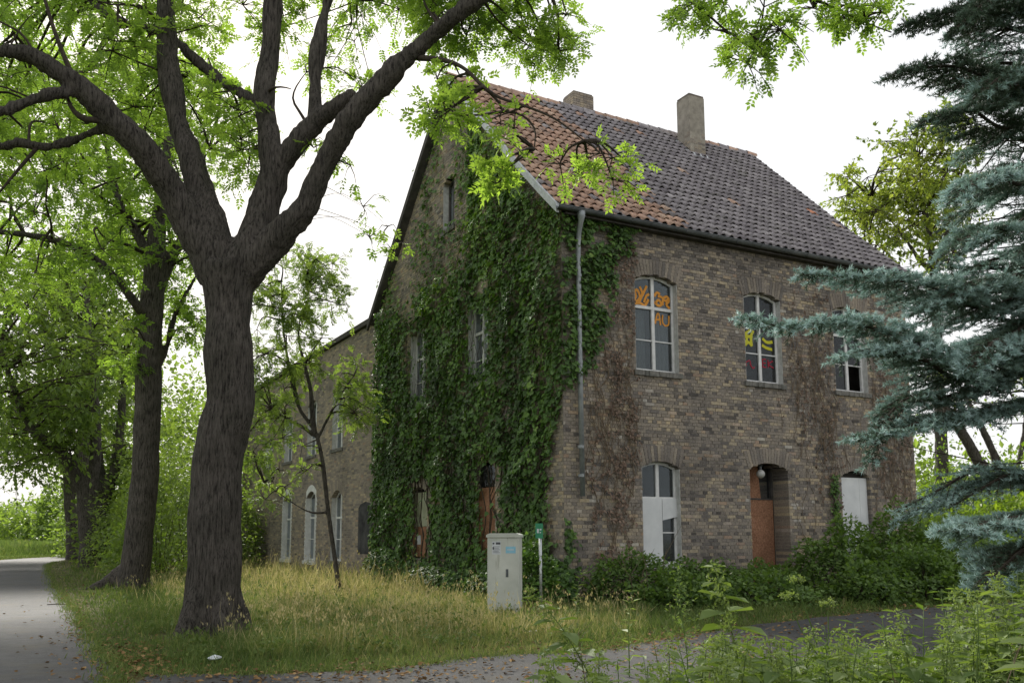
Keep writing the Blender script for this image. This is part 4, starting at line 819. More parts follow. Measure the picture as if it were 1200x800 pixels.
for k in range(60):
    s0 = U(.2, W-.2); pts = [(s0, .05)]
    while pts[-1][1] < U(5, 11): pts.append((pts[-1][0]+rng.normal(0, .16), pts[-1][1]+U(.25, .5)))
    P = np.array(pts); ok = inpoly(project(h2w(np.stack([0*P[:, 0], P[:, 0], P[:, 1]], -1))), IVP[0]); e = np.argmin(ok) if not ok.all() else len(P)
    if e > 3: q = smooth_line(P[:e], 3); st.tube(np.stack([-.025+0*q[:, 0], q[:, 0], q[:, 1]], -1), np.linspace(.018, .005, len(q)), 4, cap=False)
st.build('stems', MT['twig'], ivy)
# withered creeper on the front
def creeper(label, polys, srange, nleaf, nstem, tint, zmax, leaf_keep=1.):
    t = thing('withered_creeper', label, 'creeper', (CX, CY, 0), TH, 'withered creepers on the front wall')
    a = Acc(); s_, z_ = wall_points(fA, srange[0], srange[1], 0, zmax, nleaf, polys, soft=5)
    keep = nz2(s_, z_, 2.5, 7)+.6*nz2(s_, z_, 6, 1) > .02; s_, z_ = s_[keep], z_[keep]; n = len(s_); P = np.stack([s_, -U(.02, .1, n), z_], -1)
    inside = np.zeros(n, bool)
    for o in A_OP: inside |= (s_ > o[0]-.03) & (s_ < o[1]+.03) & (z_ > o[2]-.1) & (z_ < o[3]+o[4])
    P = P[~inside]; n = len(P)
    inst(a, *BROAD, P, nrm(np.stack([rng.normal(0, .5, n), -U(0, .6, n), -U(.3, 1.2, n)], -1)), nrm(rdir(n)*.7+np.array([0, -1, .2])), U(.04, .085, n), np.clip(rng.normal(tint, .2, n), 0, 1))
    a.build('dead_leaves', MT['dead'], t, kind='stuff')
    b = Acc()
    for k in range(nstem):
        for _ in range(20):
            s0, z0_ = U(*srange), U(.1, zmax*.8)
            if inpoly(project(h2w(np.array(fA(s0, 0, z0_))))[None], polys[k % len(polys)])[0]: break
        pts = [(s0, z0_)]
        for q in range(int(U(5, 14))): pts.append((pts[-1][0]+rng.normal(0, .09), pts[-1][1]+U(.12, .3)))
        P = np.array(pts); P = P[P[:, 1] < 8.0]
        bad = np.zeros(len(P), bool)
        for o in A_OP: bad |= (P[:, 0] > o[0]-.06) & (P[:, 0] < o[1]+.06) & (P[:, 1] > o[2]-.15) & (P[:, 1] < o[3]+o[4]+.05)
        if bad.any(): P = P[:max(0, np.argmax(bad))]
        if len(P) > 3: q = smooth_line(P, 3); b.tube(np.stack([q[:, 0], -.03+0*q[:, 0], q[:, 1]], -1), np.linspace(.009, .003, len(q)), 4, cap=False)
    b.build('stems', MT['drytwig'], t)
creeper('brown dead creeper hanging beside the ivy, left of the orange-sprayed window', [[(716, 272), (750, 276), (742, 330), (741, 440), (748, 530), (750, 660), (700, 660), (688, 560), (700, 470), (712, 400)]], (.6, 2.2), 5200, 70, .6, 8)
creeper('brown dead creeper spreading between the red-lettered window and the spruce', [[(925, 400), (985, 462), (1000, 545), (985, 610), (962, 600), (948, 530), (915, 470)], [(1020, 380), (1080, 400), (1082, 640), (1035, 610), (1022, 545)], [(925, 320), (975, 340), (970, 420), (925, 400)]], (6.2, 10.9), 5000, 190, .5, 7.5)
sm = thing('climbing_ivy', 'narrow green ivy climbing beside the white-boarded right window', 'ivy', tuple(h2w(np.array([7.95, -.02, 0]))), TH)
a = Acc(); n = 420; z_ = U(.2, 2.9, n); P = np.stack([rng.normal(0, .07, n)+.1*np.sin(z_*2), -U(.02, .1, n), z_], -1); inst(a, *IVY, P, nrm(rdir(n)*.6+np.array([0, -.4, -.7])), nrm(rdir(n)*.4+np.array([0, -1, .4])), U(.05, .09, n), np.clip(rng.normal(.5, .2, n), 0, 1)); a.build('foliage', MT['ivy'], sm, kind='stuff')
z = np.linspace(0, 2.9, 15); a = Acc(); a.tube(np.stack([.1*np.sin(z*2), 0*z-.03, z], -1), .01, 5); a.build('stem', MT['twig'], sm)

# ------------------------------------------------------------------ blue spruce
SB = np.array([6.75, 10.6, 0.])
spr = thing('blue_spruce', 'tall blue spruce with drooping silvery branches reaching across the house front', 'spruce tree', SB)
a = Acc(); zz = np.linspace(-.05, 13, 14); a.tube(np.stack([.1*np.sin(zz*.6), .08*np.cos(zz*.5)-.08, zz], -1), np.linspace(.24, .03, 14), 12); a.build('trunk', MT['bark'], spr, True)
bra = Acc(); nee = Acc()
NEED = ([(-.115, 0, 0), (.115, 0, 0), (0, 1, 0)], [(0, 1, 2)])
def shoots(P0, D, Ls, nper, blue):
    """needles all round short shoots"""
    m = len(P0); f = np.tile(np.linspace(.02, 1, nper), (m, 1))+U(-.02, .02, (m, nper)); pos = (P0[:, None]+D[:, None]*(Ls[:, None]*f)[..., None]).reshape(-1, 3); DD = np.repeat(D, nper, 0)
    r = rdir(len(pos)); r[:, 2] += .35; side = r-DD*(r*DD).sum(1)[:, None]; dr = nrm(nrm(side)*.85+DD*.65)
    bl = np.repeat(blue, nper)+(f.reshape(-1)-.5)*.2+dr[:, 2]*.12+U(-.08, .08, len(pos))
    inst(nee, *NEED, pos, dr, rdir(len(pos)), U(.02, .03, len(pos))*1.85, np.clip(bl, 0, 1))
def spruce_branch(pts, r0=.03, dens=1., blue=.75, width=.6, nper=24):
    P = smooth_line(pts, 8); d = np.concatenate([[0], np.cumsum(np.linalg.norm(np.diff(P, axis=0), axis=1))]); Lb = d[-1]
    bra.tube(P-SB, np.linspace(r0, .005, len(P)), 6, cap=False)
    n = int(Lb/.04*dens); q = np.linspace(.12*Lb, Lb, n); bp = np.stack([np.interp(q, d, P[:, k]) for k in range(3)], -1); T = nrm(np.gradient(P, axis=0)); bt = nrm(np.stack([np.interp(q, d, T[:, k]) for k in range(3)], -1))
    sd_ = nrm(np.cross(bt, np.array([0, 0, 1.]))); A0 = []; A1 = []; A2 = []; A3 = []
    for i in range(n):
        f = q[i]/Lb; sl_ = width*min(1, (1.03-f)*2.2)*U(.6, 1.1)*min(1., .45+f*1.4)+.06
        sg = 1 if i % 2 else -1; dd_ = nrm(sd_[i]*sg*U(.6, 1)+bt[i]*U(.6, 1.0)+np.array([0, 0, U(-.3, .15)]))
        p0 = bp[i]; p1 = p0+dd_*sl_; p1[2] -= .22*sl_*sl_
        bra.tube([p0-SB, (p0+p1)/2+np.array([0, 0, .02])-SB, p1-SB], [.006, .005, .003], 4, cap=False)
        k = max(3, int(sl_/.043)); g = np.linspace(.2, 1, k); pp = p0+(p1-p0)*g[:, None]; s2 = nrm(np.cross(dd_, np.array([0, 0, 1.])))
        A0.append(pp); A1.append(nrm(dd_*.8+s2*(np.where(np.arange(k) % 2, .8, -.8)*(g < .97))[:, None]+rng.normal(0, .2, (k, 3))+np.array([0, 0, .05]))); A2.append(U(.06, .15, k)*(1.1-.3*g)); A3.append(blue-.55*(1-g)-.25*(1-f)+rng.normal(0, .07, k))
        # hanging dark twigs inside
        if rng.random() < .35*dens:
            A0.append(p0[None]); A1.append(nrm(np.array([[rng.normal(0, .3), rng.normal(0, .3), -1.]]))); A2.append(np.array([U(.08, .2)])); A3.append(np.array([.25]))
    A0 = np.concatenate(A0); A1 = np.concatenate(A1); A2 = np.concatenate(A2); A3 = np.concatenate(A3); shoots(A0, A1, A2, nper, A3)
tk = lambda h: (SB+np.array([0, 0, h]))
def traced(h, pts, **kw):
    spruce_branch(np.array([tk(h)]+[atY(u, v, Y) for u, v, Y in pts]), **kw)
traced(3.9, [(1150, 425, 10), (1060, 395, 9.2), (980, 375, 8.6), (925, 383, 8.3), (872, 372, 8.1)], width=.42, blue=.9)
traced(4.6, [(1160, 360, 9.9), (1090, 335, 9.2), (1020, 325, 8.7), (942, 322, 8.4)], width=.5, blue=.85)
traced(4.0, [(1140, 440, 9.8), (1080, 420, 9), (1030, 410, 8.6), (985, 420, 8.4)], width=.5, blue=.85)
traced(3.1, [(1150, 480, 9.8), (1090, 490, 9.1), (1050, 505, 8.8), (1002, 512, 8.6)], width=.5, blue=.8)
traced(3.6, [(1130, 460, 9.8), (1070, 465, 9.3), (1040, 490, 9.), (1020, 540, 8.9)], width=.4, blue=.7)
traced(1.7, [(1200, 605, 9.6), (1170, 610, 8.8), (1140, 618, 8.3), (1112, 620, 8.0)], width=.6, blue=.85)
traced(1.5, [(1210, 640, 9.4), (1180, 660, 8.6), (1150, 690, 8.2)], width=.6, blue=.7)
traced(7.3, [(1170, 90, 10), (1120, 78, 9.5), (1080, 80, 9.3), (1046, 88, 9.1)], width=.45, blue=.4)
traced(8.2, [(1180, 15, 10.2), (1130, 12, 9.9), (1090, 20, 9.7), (1062, 30, 9.6)], width=.5, blue=.35)
traced(6.6, [(1180, 150, 9.8), (1140, 130, 9.3), (1105, 135, 9.0), (1085, 142, 8.9)], width=.5, blue=.45)
traced(6.0, [(1200, 215, 9.4), (1170, 205, 8.8), (1135, 215, 8.4), (1120, 235, 8.2)], width=.55, blue=.85)
traced(5.6, [(1190, 265, 9.5), (1160, 265, 9), (1125, 285, 8.6), (1110, 310, 8.4)], width=.5, blue=.75)
traced(5.0, [(1180, 330, 9.7), (1140, 330, 9.1), (1110, 350, 8.8), (1075, 365, 8.6)], width=.5, blue=.75)
traced(4.3, [(1190, 390, 9.3), (1165, 400, 8.7), (1140, 430, 8.3)], width=.55, blue=.8)
traced(7.0, [(1195, 100, 9.3), (1175, 90, 8.7), (1150, 110, 8.3)], width=.5, blue=.6)
traced(8.5, [(1200, -20, 9.5), (1170, -10, 9), (1120, 35, 8.7)], width=.5, blue=.4)
for k in range(62):       # fill of the near side
    h = U(1.6, 9.2); an = U(2.6, 4.9); ln = (12.5-h)*.27*U(.6, .95); dv = np.array([math.cos(an), math.sin(an), 0.])
    if dv[0] < -.2 and 1.9 < h < 3.0: continue
    spruce_branch(np.array([tk(h), tk(h)+dv*ln*.5+np.array([0, 0, .12*ln]), tk(h)+dv*ln*.8, tk(h)+dv*ln+np.array([0, 0, -.1*ln])]), dens=.62, blue=U(.7, 1.05), width=.5, nper=15)
# further whorls all round the stem, coarser (away from the picture)
for h in np.arange(1.2, 12.2, .75):
    for k in range(5):
        an = U(0, 2*math.pi); dv = np.array([math.cos(an), math.sin(an), 0.]); ln = (13-h)*.26*U(.7, 1.05)
        if dv[0] < -.25 and h < 9.5 and dv[1] < .5: continue
        if dv[1] > .4 and dv[0] < .3 and h < 5: continue
        spruce_branch(np.array([tk(h), tk(h)+dv*ln*.5+np.array([0, 0, .1*ln]), tk(h)+dv*ln+np.array([0, 0, -.12*ln])]), dens=.33, blue=.6, width=.5, nper=8)
for k in range(40):        # dead inner twigs
    h = U(2.2, 6.5); an = U(2.2, 4.6); p = tk(h); d = np.array([math.cos(an), math.sin(an), U(-.25, .15)]); l = U(.8, 2.2); bra.tube([p-SB, p+d*l*.5+rdir(1)[0]*.1-SB, p+d*l+rdir(1)[0]*.2-SB], [.014, .009, .003], 5, cap=False)
bra.build('branches', MT['twig'], spr, True); nee.build('crown', MT['needle'], spr, off=SB)

# ------------------------------------------------------------------ shrubs by the house
def shrub(name, label, c, rx, ry, h, n, lsize, m, leaf=BROAD, tint=.5, stems=14, group=None, rz=TH, cat='shrub', stemmat='twig', lump=.35):
    t = thing(name, label, cat, (c[0], c[1], 0), rz, group)
    a = Acc(); q = rdir(n); q[:, 2] = abs(q[:, 2]); sc = np.cbrt(U(.25, 1., n))
    lum = np.array([1+lump*noise.noise((x*2.4+c[0], y*2.4+c[1], z*2.4)) for x, y, z in q.tolist()])
    P = q*(sc*lum)[:, None]*np.array([rx, ry, h]); P[:, 2] += .03
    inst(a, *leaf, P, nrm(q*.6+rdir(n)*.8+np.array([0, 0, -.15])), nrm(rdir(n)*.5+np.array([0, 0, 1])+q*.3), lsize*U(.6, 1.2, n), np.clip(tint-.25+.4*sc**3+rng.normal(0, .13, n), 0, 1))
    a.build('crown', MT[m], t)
    b = Acc()
    for k in range(stems):
        e = q[k]*np.array([rx, ry, h])*U(.75, 1.0); b.tube([np.array([e[0]*.12, e[1]*.12, -.03]), np.array([e[0]*.4, e[1]*.4, e[2]*.6]), e], [.014, .01, .004], 5, cap=False)
    b.build('stems', MT[stemmat], t); return t
def hw(s, d): return h2w(np.array([s, -d, 0.]))
shrub('shrub', 'large dark leafy shrub before the chipboard door', hw(6.4, 1.5), 1.35, 1.2, 1.55, 4600, .105, 'shrub', tint=.5)
shrub('shrub', 'dark leafy shrub in front of the white-boarded right window', hw(8.5, 1.4), 1.4, 1.2, 1.95, 5200, .105, 'shrub', tint=.52)
shrub('shrub', 'lighter green shrub at the far corner of the house front', hw(10.4, 1.3), 1.4, 1.2, 1.75, 5000, .1, 'shrub_lit', tint=.3)
shrub('shrub', 'yellow-green shrub beyond the far house corner beside the spruce', hw(12.2, 1.7), 1.6, 1.3, 1.8, 5200, .1, 'shrub_lit', tint=.5)
shrub('shrub', 'low dark shrub under the half-boarded ground floor window', hw(3.0, .7), 1.2, .8, .85, 2800, .09, 'shrub', tint=.42)
shrub('shrub', 'tangled low shrub at the house corner below the broken downpipe', hw(1.1, .75), 1.1, .75, 1.05, 2800, .09, 'shrub', tint=.45)
shrub('shrub', 'low bramble between the half-boarded window and the door', hw(4.6, 1.0), 1.0, .9, .8, 2400, .09, 'shrub', tint=.5)
shrub('shrub', 'narrow bush climbing the side of the concrete cabinet', np.array([.42, 17.75]), .42, .4, 1.35, 2000, .085, 'ivy', IVY, tint=.5, rz=0)
shrub('shrub', 'loose green bush against the end of the long wing', h2w(np.array([-.9, 26.5, 0])), 1.0, 1.6, 3.4, 3000, .16, 'leaf_mid', tint=.5)
for k_, (s0_, d0_, rx_, ry_, h_, n_, lab_) in enumerate([(5.4, 3.0, 1.0, .8, .75, 2200, 'low leafy thicket at the drive edge before the door shrub'), (7.2, 3.0, 1.2, 1.0, 1.15, 3200, 'rounded dark thicket between the drive and the two front shrubs'),
        (9.2, 2.9, 1.3, 1.0, 1.3, 3400, 'tall dark thicket at the drive edge before the right window shrub'), (11.2, 3.0, 1.4, 1.1, 1.2, 3200, 'paler thicket at the drive edge by the far house corner'),
        (3.0, 2.4, 1.2, .8, .55, 2000, 'low dark undergrowth before the half-boarded window'), (1.2, 2.0, .9, .6, .6, 1600, 'low dark undergrowth before the house corner')]):
    shrub('thicket', lab_, hw(s0_, d0_), rx_, ry_, h_, n_, .1, 'shrub' if k_ != 3 else 'shrub_lit', tint=.5, lump=.8, stems=20)
# background hedges and bushes
HB = 'hedge bushes beyond the house'
for i, (u, Y, rx, h, m, tn_) in enumerate([(1100, 33, 3.0, 3.0, 'shrub_lit', .7), (1150, 30, 3.0, 2.6, 'shrub_lit', .75), (1200, 31, 3.2, 3.4, 'shrub_lit', .6), (1120, 40, 4, 4.4, 'shrub_lit', .5), (1190, 44, 4.5, 5.2, 'shrub_lit', .45), (1260, 36, 4, 4, 'shrub_lit', .5), (1060, 44, 4, 4.5, 'shrub_lit', .5)]):
    shrub('hedge_bush', 'sunlit yellow-green bush in the hedge beyond the far house corner', np.array([(u-600)/F*Y, Y]), rx, rx*.8, h, 5000, .21, m, LEAF, tn_, group=HB, lump=.75)
SBH = 'bushes behind the roadside trees'
for i, (u, Y, rx, h, tn_) in enumerate([(195, 33, 1.9, 4.6, .55), (225, 38, 2.6, 6.5, .5), (170, 42, 2.4, 4.4, .6), (150, 50, 2.6, 5, .55), (215, 52, 4, 11, .4), (250, 62, 4.5, 12, .4), (180, 68, 5, 13, .4), (135, 62, 3, 6, .6), (265, 47, 3, 7, .45), (150, 75, 5, 14, .35), (120, 80, 4.5, 12, .35), (225, 80, 6, 16, .35)]):
    shrub('roadside_bush', 'leafy green bush in the thicket behind the roadside trunks', np.array([(u-600)/F*Y, Y]), rx, rx, h, 2500 if Y > 45 else 4200, .36 if Y > 45 else .2, 'leaf_mid', BROAD if Y > 45 else LEAF, tn_, group=SBH, lump=.7)
# bright sprig at the foot of the row
shrub('shrub', 'light green sapling growth at the foot of the pale-barked tree', np.array([-13.5, 33.0]), .9, .9, 3.2, 1400, .16, 'leaf', LEAF, .6, lump=.8)
# pale tree behind the house, right
Yb = 44.; bb = ground(1105, 661); far_tree('garden_tree', 'tall loose light green tree rising behind the roof and the spruce', ground(1100, 660.5), [
    px_limb([(1105, 661, Yb, 9), (1104, 560, Yb, 8), (1100, 420, Yb, 6), (1095, 320, Yb, 5), (1085, 250, Yb, 3), (1075, 170, Yb, 1.5)]), px_limb([(1100, 330, Yb, 4), (1075, 300, Yb, 3), (1050, 265, Yb, 2.2), (1020, 235, Yb, 1.2)]),
    px_limb([(1096, 310, Yb, 4), (1115, 260, Yb, 3), (1130, 190, Yb, 1.5)]), px_limb([(1100, 380, Yb, 3), (1060, 330, Yb, 2), (1020, 300, Yb, 1.2)])],
    [([(985, 205), (1015, 195), (1030, 165), (1060, 160), (1085, 130), (1125, 130), (1145, 180), (1140, 300), (1080, 310), (1010, 280), (985, 250)], Yb-4, Yb+4, 80)], .5, 'leaf_light', 'bark_pale', .1, .25, 14, 12, (.9, 1.4))
far_tree('garden_tree', 'bare bent double-stemmed tree leaning left behind the spruce', ground(1172, 672.), [
    px_limb([(1172, 672, 33, 9), (1170, 600, 33, 8), (1166, 570, 33, 8), (1150, 545, 33, 7), (1130, 510, 33, 6), (1110, 478, 33, 5), (1095, 430, 33, 3)]), px_limb([(1166, 575, 33, 6), (1168, 540, 33, 5), (1150, 500, 33, 4), (1135, 470, 33, 3.5), (1130, 420, 33, 2)]), px_limb([(1190, 560, 33, 3), (1200, 510, 33, 3), (1205, 440, 33, 2)])],
    [([(1085, 420), (1180, 400), (1210, 440), (1200, 500), (1120, 480), (1085, 470)], 31, 35, 12)], .55, 'leaf_mid', 'bark', .08, .16, 8, 6, (.6, 1.0))
# far wood line across the field
FW = 'trees of the far field edge'
for i in range(16):
    u = -40+i*11+U(-3, 3); Y = U(150, 230); h = U(5, 9.5)*(1.25 if u > 40 else 1); rx = U(3, 5.5)
    shrub('field_tree', 'hazy rounded tree in the line across the far field', np.array([(u-600)/F*Y, Y]), rx, rx, h, 1300, 1.1, 'leaf_mid', LEAF, .45+U(-.1, .15), stems=3, group=FW, rz=0, cat='tree', lump=.8)
for i in range(9):
    u = 1080+i*20; Y = U(60, 90); shrub('field_tree', 'rounded tree in the distant line beyond the garden hedge', np.array([(u-600)/F*Y, Y]), U(3.5, 6), 4, U(5, 9), 1500, .75, 'leaf_mid', LEAF, .55, stems=3, group='trees beyond the garden', rz=0, cat='tree', lump=.8)

# ------------------------------------------------------------------ cabinet, marker post, small litter
cb = ground(592, 719); cab = thing('street_cabinet', 'tall grey concrete utility cabinet with two stickers against the ivy', 'cabinet', cb, -.18)
CW, CDp, CHt = .58, .34, 1.36
def bev_box(a, x0, y0, z0, x1, y1, z1, b=.012, tint=.5):
    pts = [(x0+b, y0), (x1-b, y0), (x1, y0+b), (x1, y1-b), (x1-b, y1), (x0+b, y1), (x0, y1-b), (x0, y0+b)]
    return a.prism(pts, z0, z1, lambda s, d, z: (s, z, d), tint)
a = Acc(); bev_box(a, -CW/2, -CDp/2, -.02, CW/2, CDp/2, CHt); a.build('body', MT['cab'], cab)
a = Acc(); bev_box(a, -CW/2-.02, -CDp/2-.025, CHt+.002, CW/2+.02, CDp/2+.02, CHt+.045); a.prism([(-CW/2-.02, CHt+.047), (CW/2+.02, CHt+.047), (CW/2-.05, CHt+.075), (-CW/2+.05, CHt+.075)], -CDp/2-.02, CDp/2+.015, lambda s, d, z: (s, d, z)); a.build('lid', MT['cab'], cab)
a = Acc(); a.box(-CW/2+.025, -CDp/2-.008, .09, CW/2-.025, -CDp/2-.001, CHt-.03); dq = a.build('door', MT['cab'], cab)
a = Acc(); a.box(.06, -CDp/2-.03, .68, .085, -CDp/2-.008, .78); a.box(.05, -CDp/2-.012, .66, .095, -CDp/2-.008, .8); a.build('handle', MT['gutter'], dq)
a = Acc(); a.box(-.2, -CDp/2-.0105, 1.06, -.04, -CDp/2-.0085, 1.29); s1 = a.build('sticker', MT['paper'], cab); s1['label'] = 'white sticker with dark heading and fine print'
a = Acc(); a.box(-.13, -CDp/2-.0125, 1.235, -.05, -CDp/2-.011, 1.275); a.box(-.19, -CDp/2-.0125, 1.24, -.16, -CDp/2-.011, 1.268)
for k in range(5): a.box(-.185, -CDp/2-.0125, 1.09+k*.026, -.06-.02*(k % 2), -CDp/2-.011, 1.096+k*.026)
a.box(-.19, -CDp/2-.0125, 1.15, -.165, -CDp/2-.011, 1.19); a.build('print', MT['ink'], s1)
a = Acc(); a.box(.05, -CDp/2-.0105, 1.08, .23, -CDp/2-.0085, 1.2); s2 = a.build('sticker', MT['cyan'], cab); s2['label'] = 'faded pale blue sticker'
a = Acc(); a.box(.07, -CDp/2-.0125, 1.135, .2, -CDp/2-.011, 1.15); a.build('print', MT['paper'], s2)
pb = ground(634, 715); post = thing('marker_post', 'thin galvanised post with small green plate beside the cabinet', 'sign post', pb, .55)
a = Acc(); a.tube([(0, 0, -.05), (0, 0, 1.4)], .03, 12); a.build('pole', MT['pole'], post, True)
a = Acc(); a.prism([(-.13, 1.34), (.035, 1.34), (.035, 1.62), (-.13, 1.62)], -.038, -.03, lambda s, d, z: (s, d, z)); a.box(.028, -.036, 1.34, .036, .03, 1.62); pt = a.build('plate', MT['green'], post)
a = Acc(); a.box(-.1, -.0395, 1.44, -.06, -.0385, 1.52); a.box(-.04, -.0395, 1.44, -.01, -.0385, 1.46); a.box(-.04, -.0395, 1.49, .0, -.0385, 1.52); a.build('print', MT['paper'], pt)
def crumple(name, label, c, r, m, cat):
    a = Acc(); q = nrm(rng.normal(size=(26, 3))); 
    import bmesh
    bm = bmesh.new()
    for v in q*U(.6, 1.1, (26, 1))*np.array([r, r*.8, r*.35])+np.array([0, 0, r*.3]): bm.verts.new(v)
    bmesh.ops.convex_hull(bm, input=bm.verts); me = bpy.data.meshes.new(name); bm.to_mesh(me); bm.free()
    return link(name, me, m, None, tuple(c), label, cat)
crumple('paper_scrap', 'crumpled white paper scrap lying in the verge grass', ground(250, 777)+np.array([0, 0, .03]), .1, MT['paper'], 'litter')
crumple('stone', 'pale rounded stone in the grass below the cabinet', ground(625, 744)+np.array([0, 0, .02]), .09, MT['plaster'], 'stone')
st_ = Acc(); p = ground(68, 709); st_.tube([p+np.array([-.22, 0, .02]), p+np.array([0, .04, .03]), p+np.array([.25, -.02, .02])], [.008, .012, .006], 6); st_.build('fallen_stick', MT['twig'], None, label='short dark stick fallen on the road edge', cat='stick')

# ------------------------------------------------------------------ grass, weeds and litter
def side_of(P, line):
    """signed distance to a polyline (left negative)"""
    out = np.full(len(P), 1e9); sg = np.zeros(len(P))
    for i in range(len(line)-1):
        a_, b_ = line[i], line[i+1]; ab = b_-a_; t_ = np.clip(((P-a_)@ab)/(ab@ab), 0, 1); q = P-(a_+t_[:, None]*ab); d = np.linalg.norm(q, axis=1); k = d < out
        out[k] = d[k]; sg[k] = (ab[0]*q[:, 1]-ab[1]*q[:, 0])[k]
    return np.where(sg > 0, -out, out)
DRV = [tuple(q) for q in DUs]+[tuple(q) for q in DLs[::-1]]
def nz1(P, f, seed=0.): return np.array([noise.noise((x*f, y*f, seed)) for x, y in P.tolist()])
def blades(acc, P, h, wd, tint, bend=.35):
    n = len(P); Y = nrm(np.stack([rng.normal(0, bend, n), rng.normal(0, bend, n), np.ones(n)], -1)); hint = nrm(np.stack([rng.normal(size=n), rng.normal(size=n), .1*np.ones(n)], -1))
    TVb = np.array([(-.5, 0, 0), (.5, 0, 0), (.32, .6, .1), (-.32, .6, .1), (0, 1, .34)]); Yn = nrm(Y); X_ = nrm(np.cross(Yn, hint)); Z_ = np.cross(X_, Yn)
    V = P[:, None]+(TVb[None, :, 0:1]*np.asarray(wd).reshape(-1, 1, 1))*X_[:, None]+h[:, None, None]*(TVb[None, :, 1:2]*Yn[:, None]+TVb[None, :, 2:3]*Z_[:, None])
    o = (np.arange(n)*5)[:, None]; acc.add(V.reshape(-1, 3), [o+np.array([[0, 1, 2, 3]]), o+np.array([[3, 2, 4]])], np.repeat(tint, 5))
g = Acc()
uv = np.stack([U(30, 760, 140000), 640+rng.beta(1.15, 1.0, 140000)*165], -1); P = ground(uv[:, 0], uv[:, 1]); P2 = P[:, :2]; hl = w2h(P)
rd_ = side_of(P2, RE); far = P2[:, 1] < 62
ok = (rd_ > .0) & ~inpoly(P2, DRV) & (hl[:, 0] < -.05) & far & (P2[:, 1] > 8)
dl = side_of(P2, DUs); ok &= dl < 0
P, P2, hl, rd_, dl = P[ok], P2[ok], hl[ok], rd_[ok], -dl[ok]
nh = nz1(P2, .55); nf = nz1(P2, 2.1, 4); wallD = -hl[:, 0]
edge = np.clip(np.minimum(rd_, dl)/1.6, 0, 1); tall = np.clip((4.5-wallD)/3.5, 0, 1)*(hl[:, 1] > 5)
tr_d = np.linalg.norm(P2-b1[:2], axis=1); bare = (tr_d < .9) & (rng.random(len(P)) < .7)
nq = nz1(P2, 5.5, 8); h = (.05+.07*edge+.13*edge*np.clip(nh+.5, 0, 1)+.38*tall*U(.2, 1, len(P)))*U(.35, 1.35, len(P))*(1+.5*nf+.5*nq); h = np.clip(h, .03, .9)
keep = (rng.random(len(P)) < .6+.4*edge) & ~bare; sel = keep
dist = P2[:, 1]
tint = np.clip(.26+.26*edge*(nh+.3)+.3*nf*edge+.18*nq+.22*np.clip((rd_-1.5)/4, 0, 1)+.12*tall+rng.normal(0, .16, len(P))-.12*(rd_ < 2.2), 0, 1)
blades(g, P[sel]-np.array([0, 0, .01]), h[sel], np.clip(.0011*dist[sel], .006, .04)*U(.6, 1.2, sel.sum()), tint[sel])
# straw seed stalks standing above the meadow
k = np.where(sel & (edge > .8) & (rng.random(len(P)) < .022+.03*tall))[0]
kk = DUs[rng.integers(0, 46, 2600)]+rng.normal(0, .12, (2600, 2)); kk = kk[kk[:, 1] < 13]; m_ = len(kk)                # ragged fringe creeping onto the asphalt
blades(g, np.c_[kk, np.full(m_, .01)], U(.03, .11, m_), np.full(m_, .008), np.clip(rng.normal(.3, .15, m_), 0, 1), .6)
kk = RE[rng.integers(60, 200, 5000)]; kk = kk+rng.normal(0, .1, kk.shape)*np.array([1, 1.]); m_ = len(kk); blades(g, np.c_[kk, np.full(m_, .01)], U(.03, .1, m_), np.full(m_, .012), np.clip(rng.normal(.3, .15, m_), 0, 1), .6)
blades(g, P[k], h[k]*U(1.3, 2.2, len(k))+.12, np.clip(.0005*dist[k], .004, .02), U(.8, 1, len(k)), .2)
hs = h[k]*1.6+.2
k2 = np.where(sel & (edge > .5) & (nf > .12) & (rng.random(len(P)) < .09))[0]; m = len(k2)     # broad-leaved weeds among the blades
for q in range(5): inst(g, *LEAF, P[k2]+np.stack([rng.normal(0, .05, m), rng.normal(0, .05, m), h[k2]*U(.3, 1.1, m)], -1), nrm(rdir(m)+np.array([0, 0, .3])), nrm(rdir(m)*.5+np.array([0, 0, 1])), U(.04, .09, m), np.clip(rng.normal(.22, .1, m), 0, 1))
k3 = k[:900]; m = len(k3); tp = P[k3]+np.stack([rng.normal(0, .04, m), rng.normal(0, .04, m), h[k3]*1.5+.14], -1)                  # seed heads
for q in range(5): inst(g, *LONG, tp+rng.normal(0, .018, (m, 3)), nrm(rdir(m)*.5+np.array([0, 0, 1])), rdir(m), U(.03, .06, m), U(.75, 1, m))
g.build('meadow_grass', MT['grass'], kind='stuff', label='tall straw-coloured and green grass on the verge before the ivy gable', cat='grass')
g = Acc()                  # strip under the front wall and garden to the right
uv = np.stack([U(660, 1460, 66000), 655+rng.random(66000)*120], -1); P = ground(uv[:, 0], uv[:, 1]); P2 = P[:, :2]; hl = w2h(P); dl = side_of(P2, DUs)
ok = (dl < 0) & ~((hl[:, 1] > -.05) & (hl[:, 0] < L+.1) & (hl[:, 0] > -.1)) & (P2[:, 1] < 40); P, P2 = P[ok], P2[ok]; dl = -dl[ok]
nh = nz1(P2, .8); h = np.clip((.05+.12*np.clip(dl/.8, 0, 1))*U(.5, 1.3, len(P))*(1+.6*nh), .03, .6)
blades(g, P, h, np.clip(.0012*P2[:, 1], .006, .04)*U(.6, 1.3, len(P)), np.clip(.2+.2*nh+rng.normal(0, .14, len(P))+.2*(rng.random(len(P)) < .1), 0, 1), .5)
g.build('garden_grass', MT['grass'], kind='stuff', label='rough green grass between the drive and the house front', cat='grass')
g = Acc()                  # roadside and field beyond the road
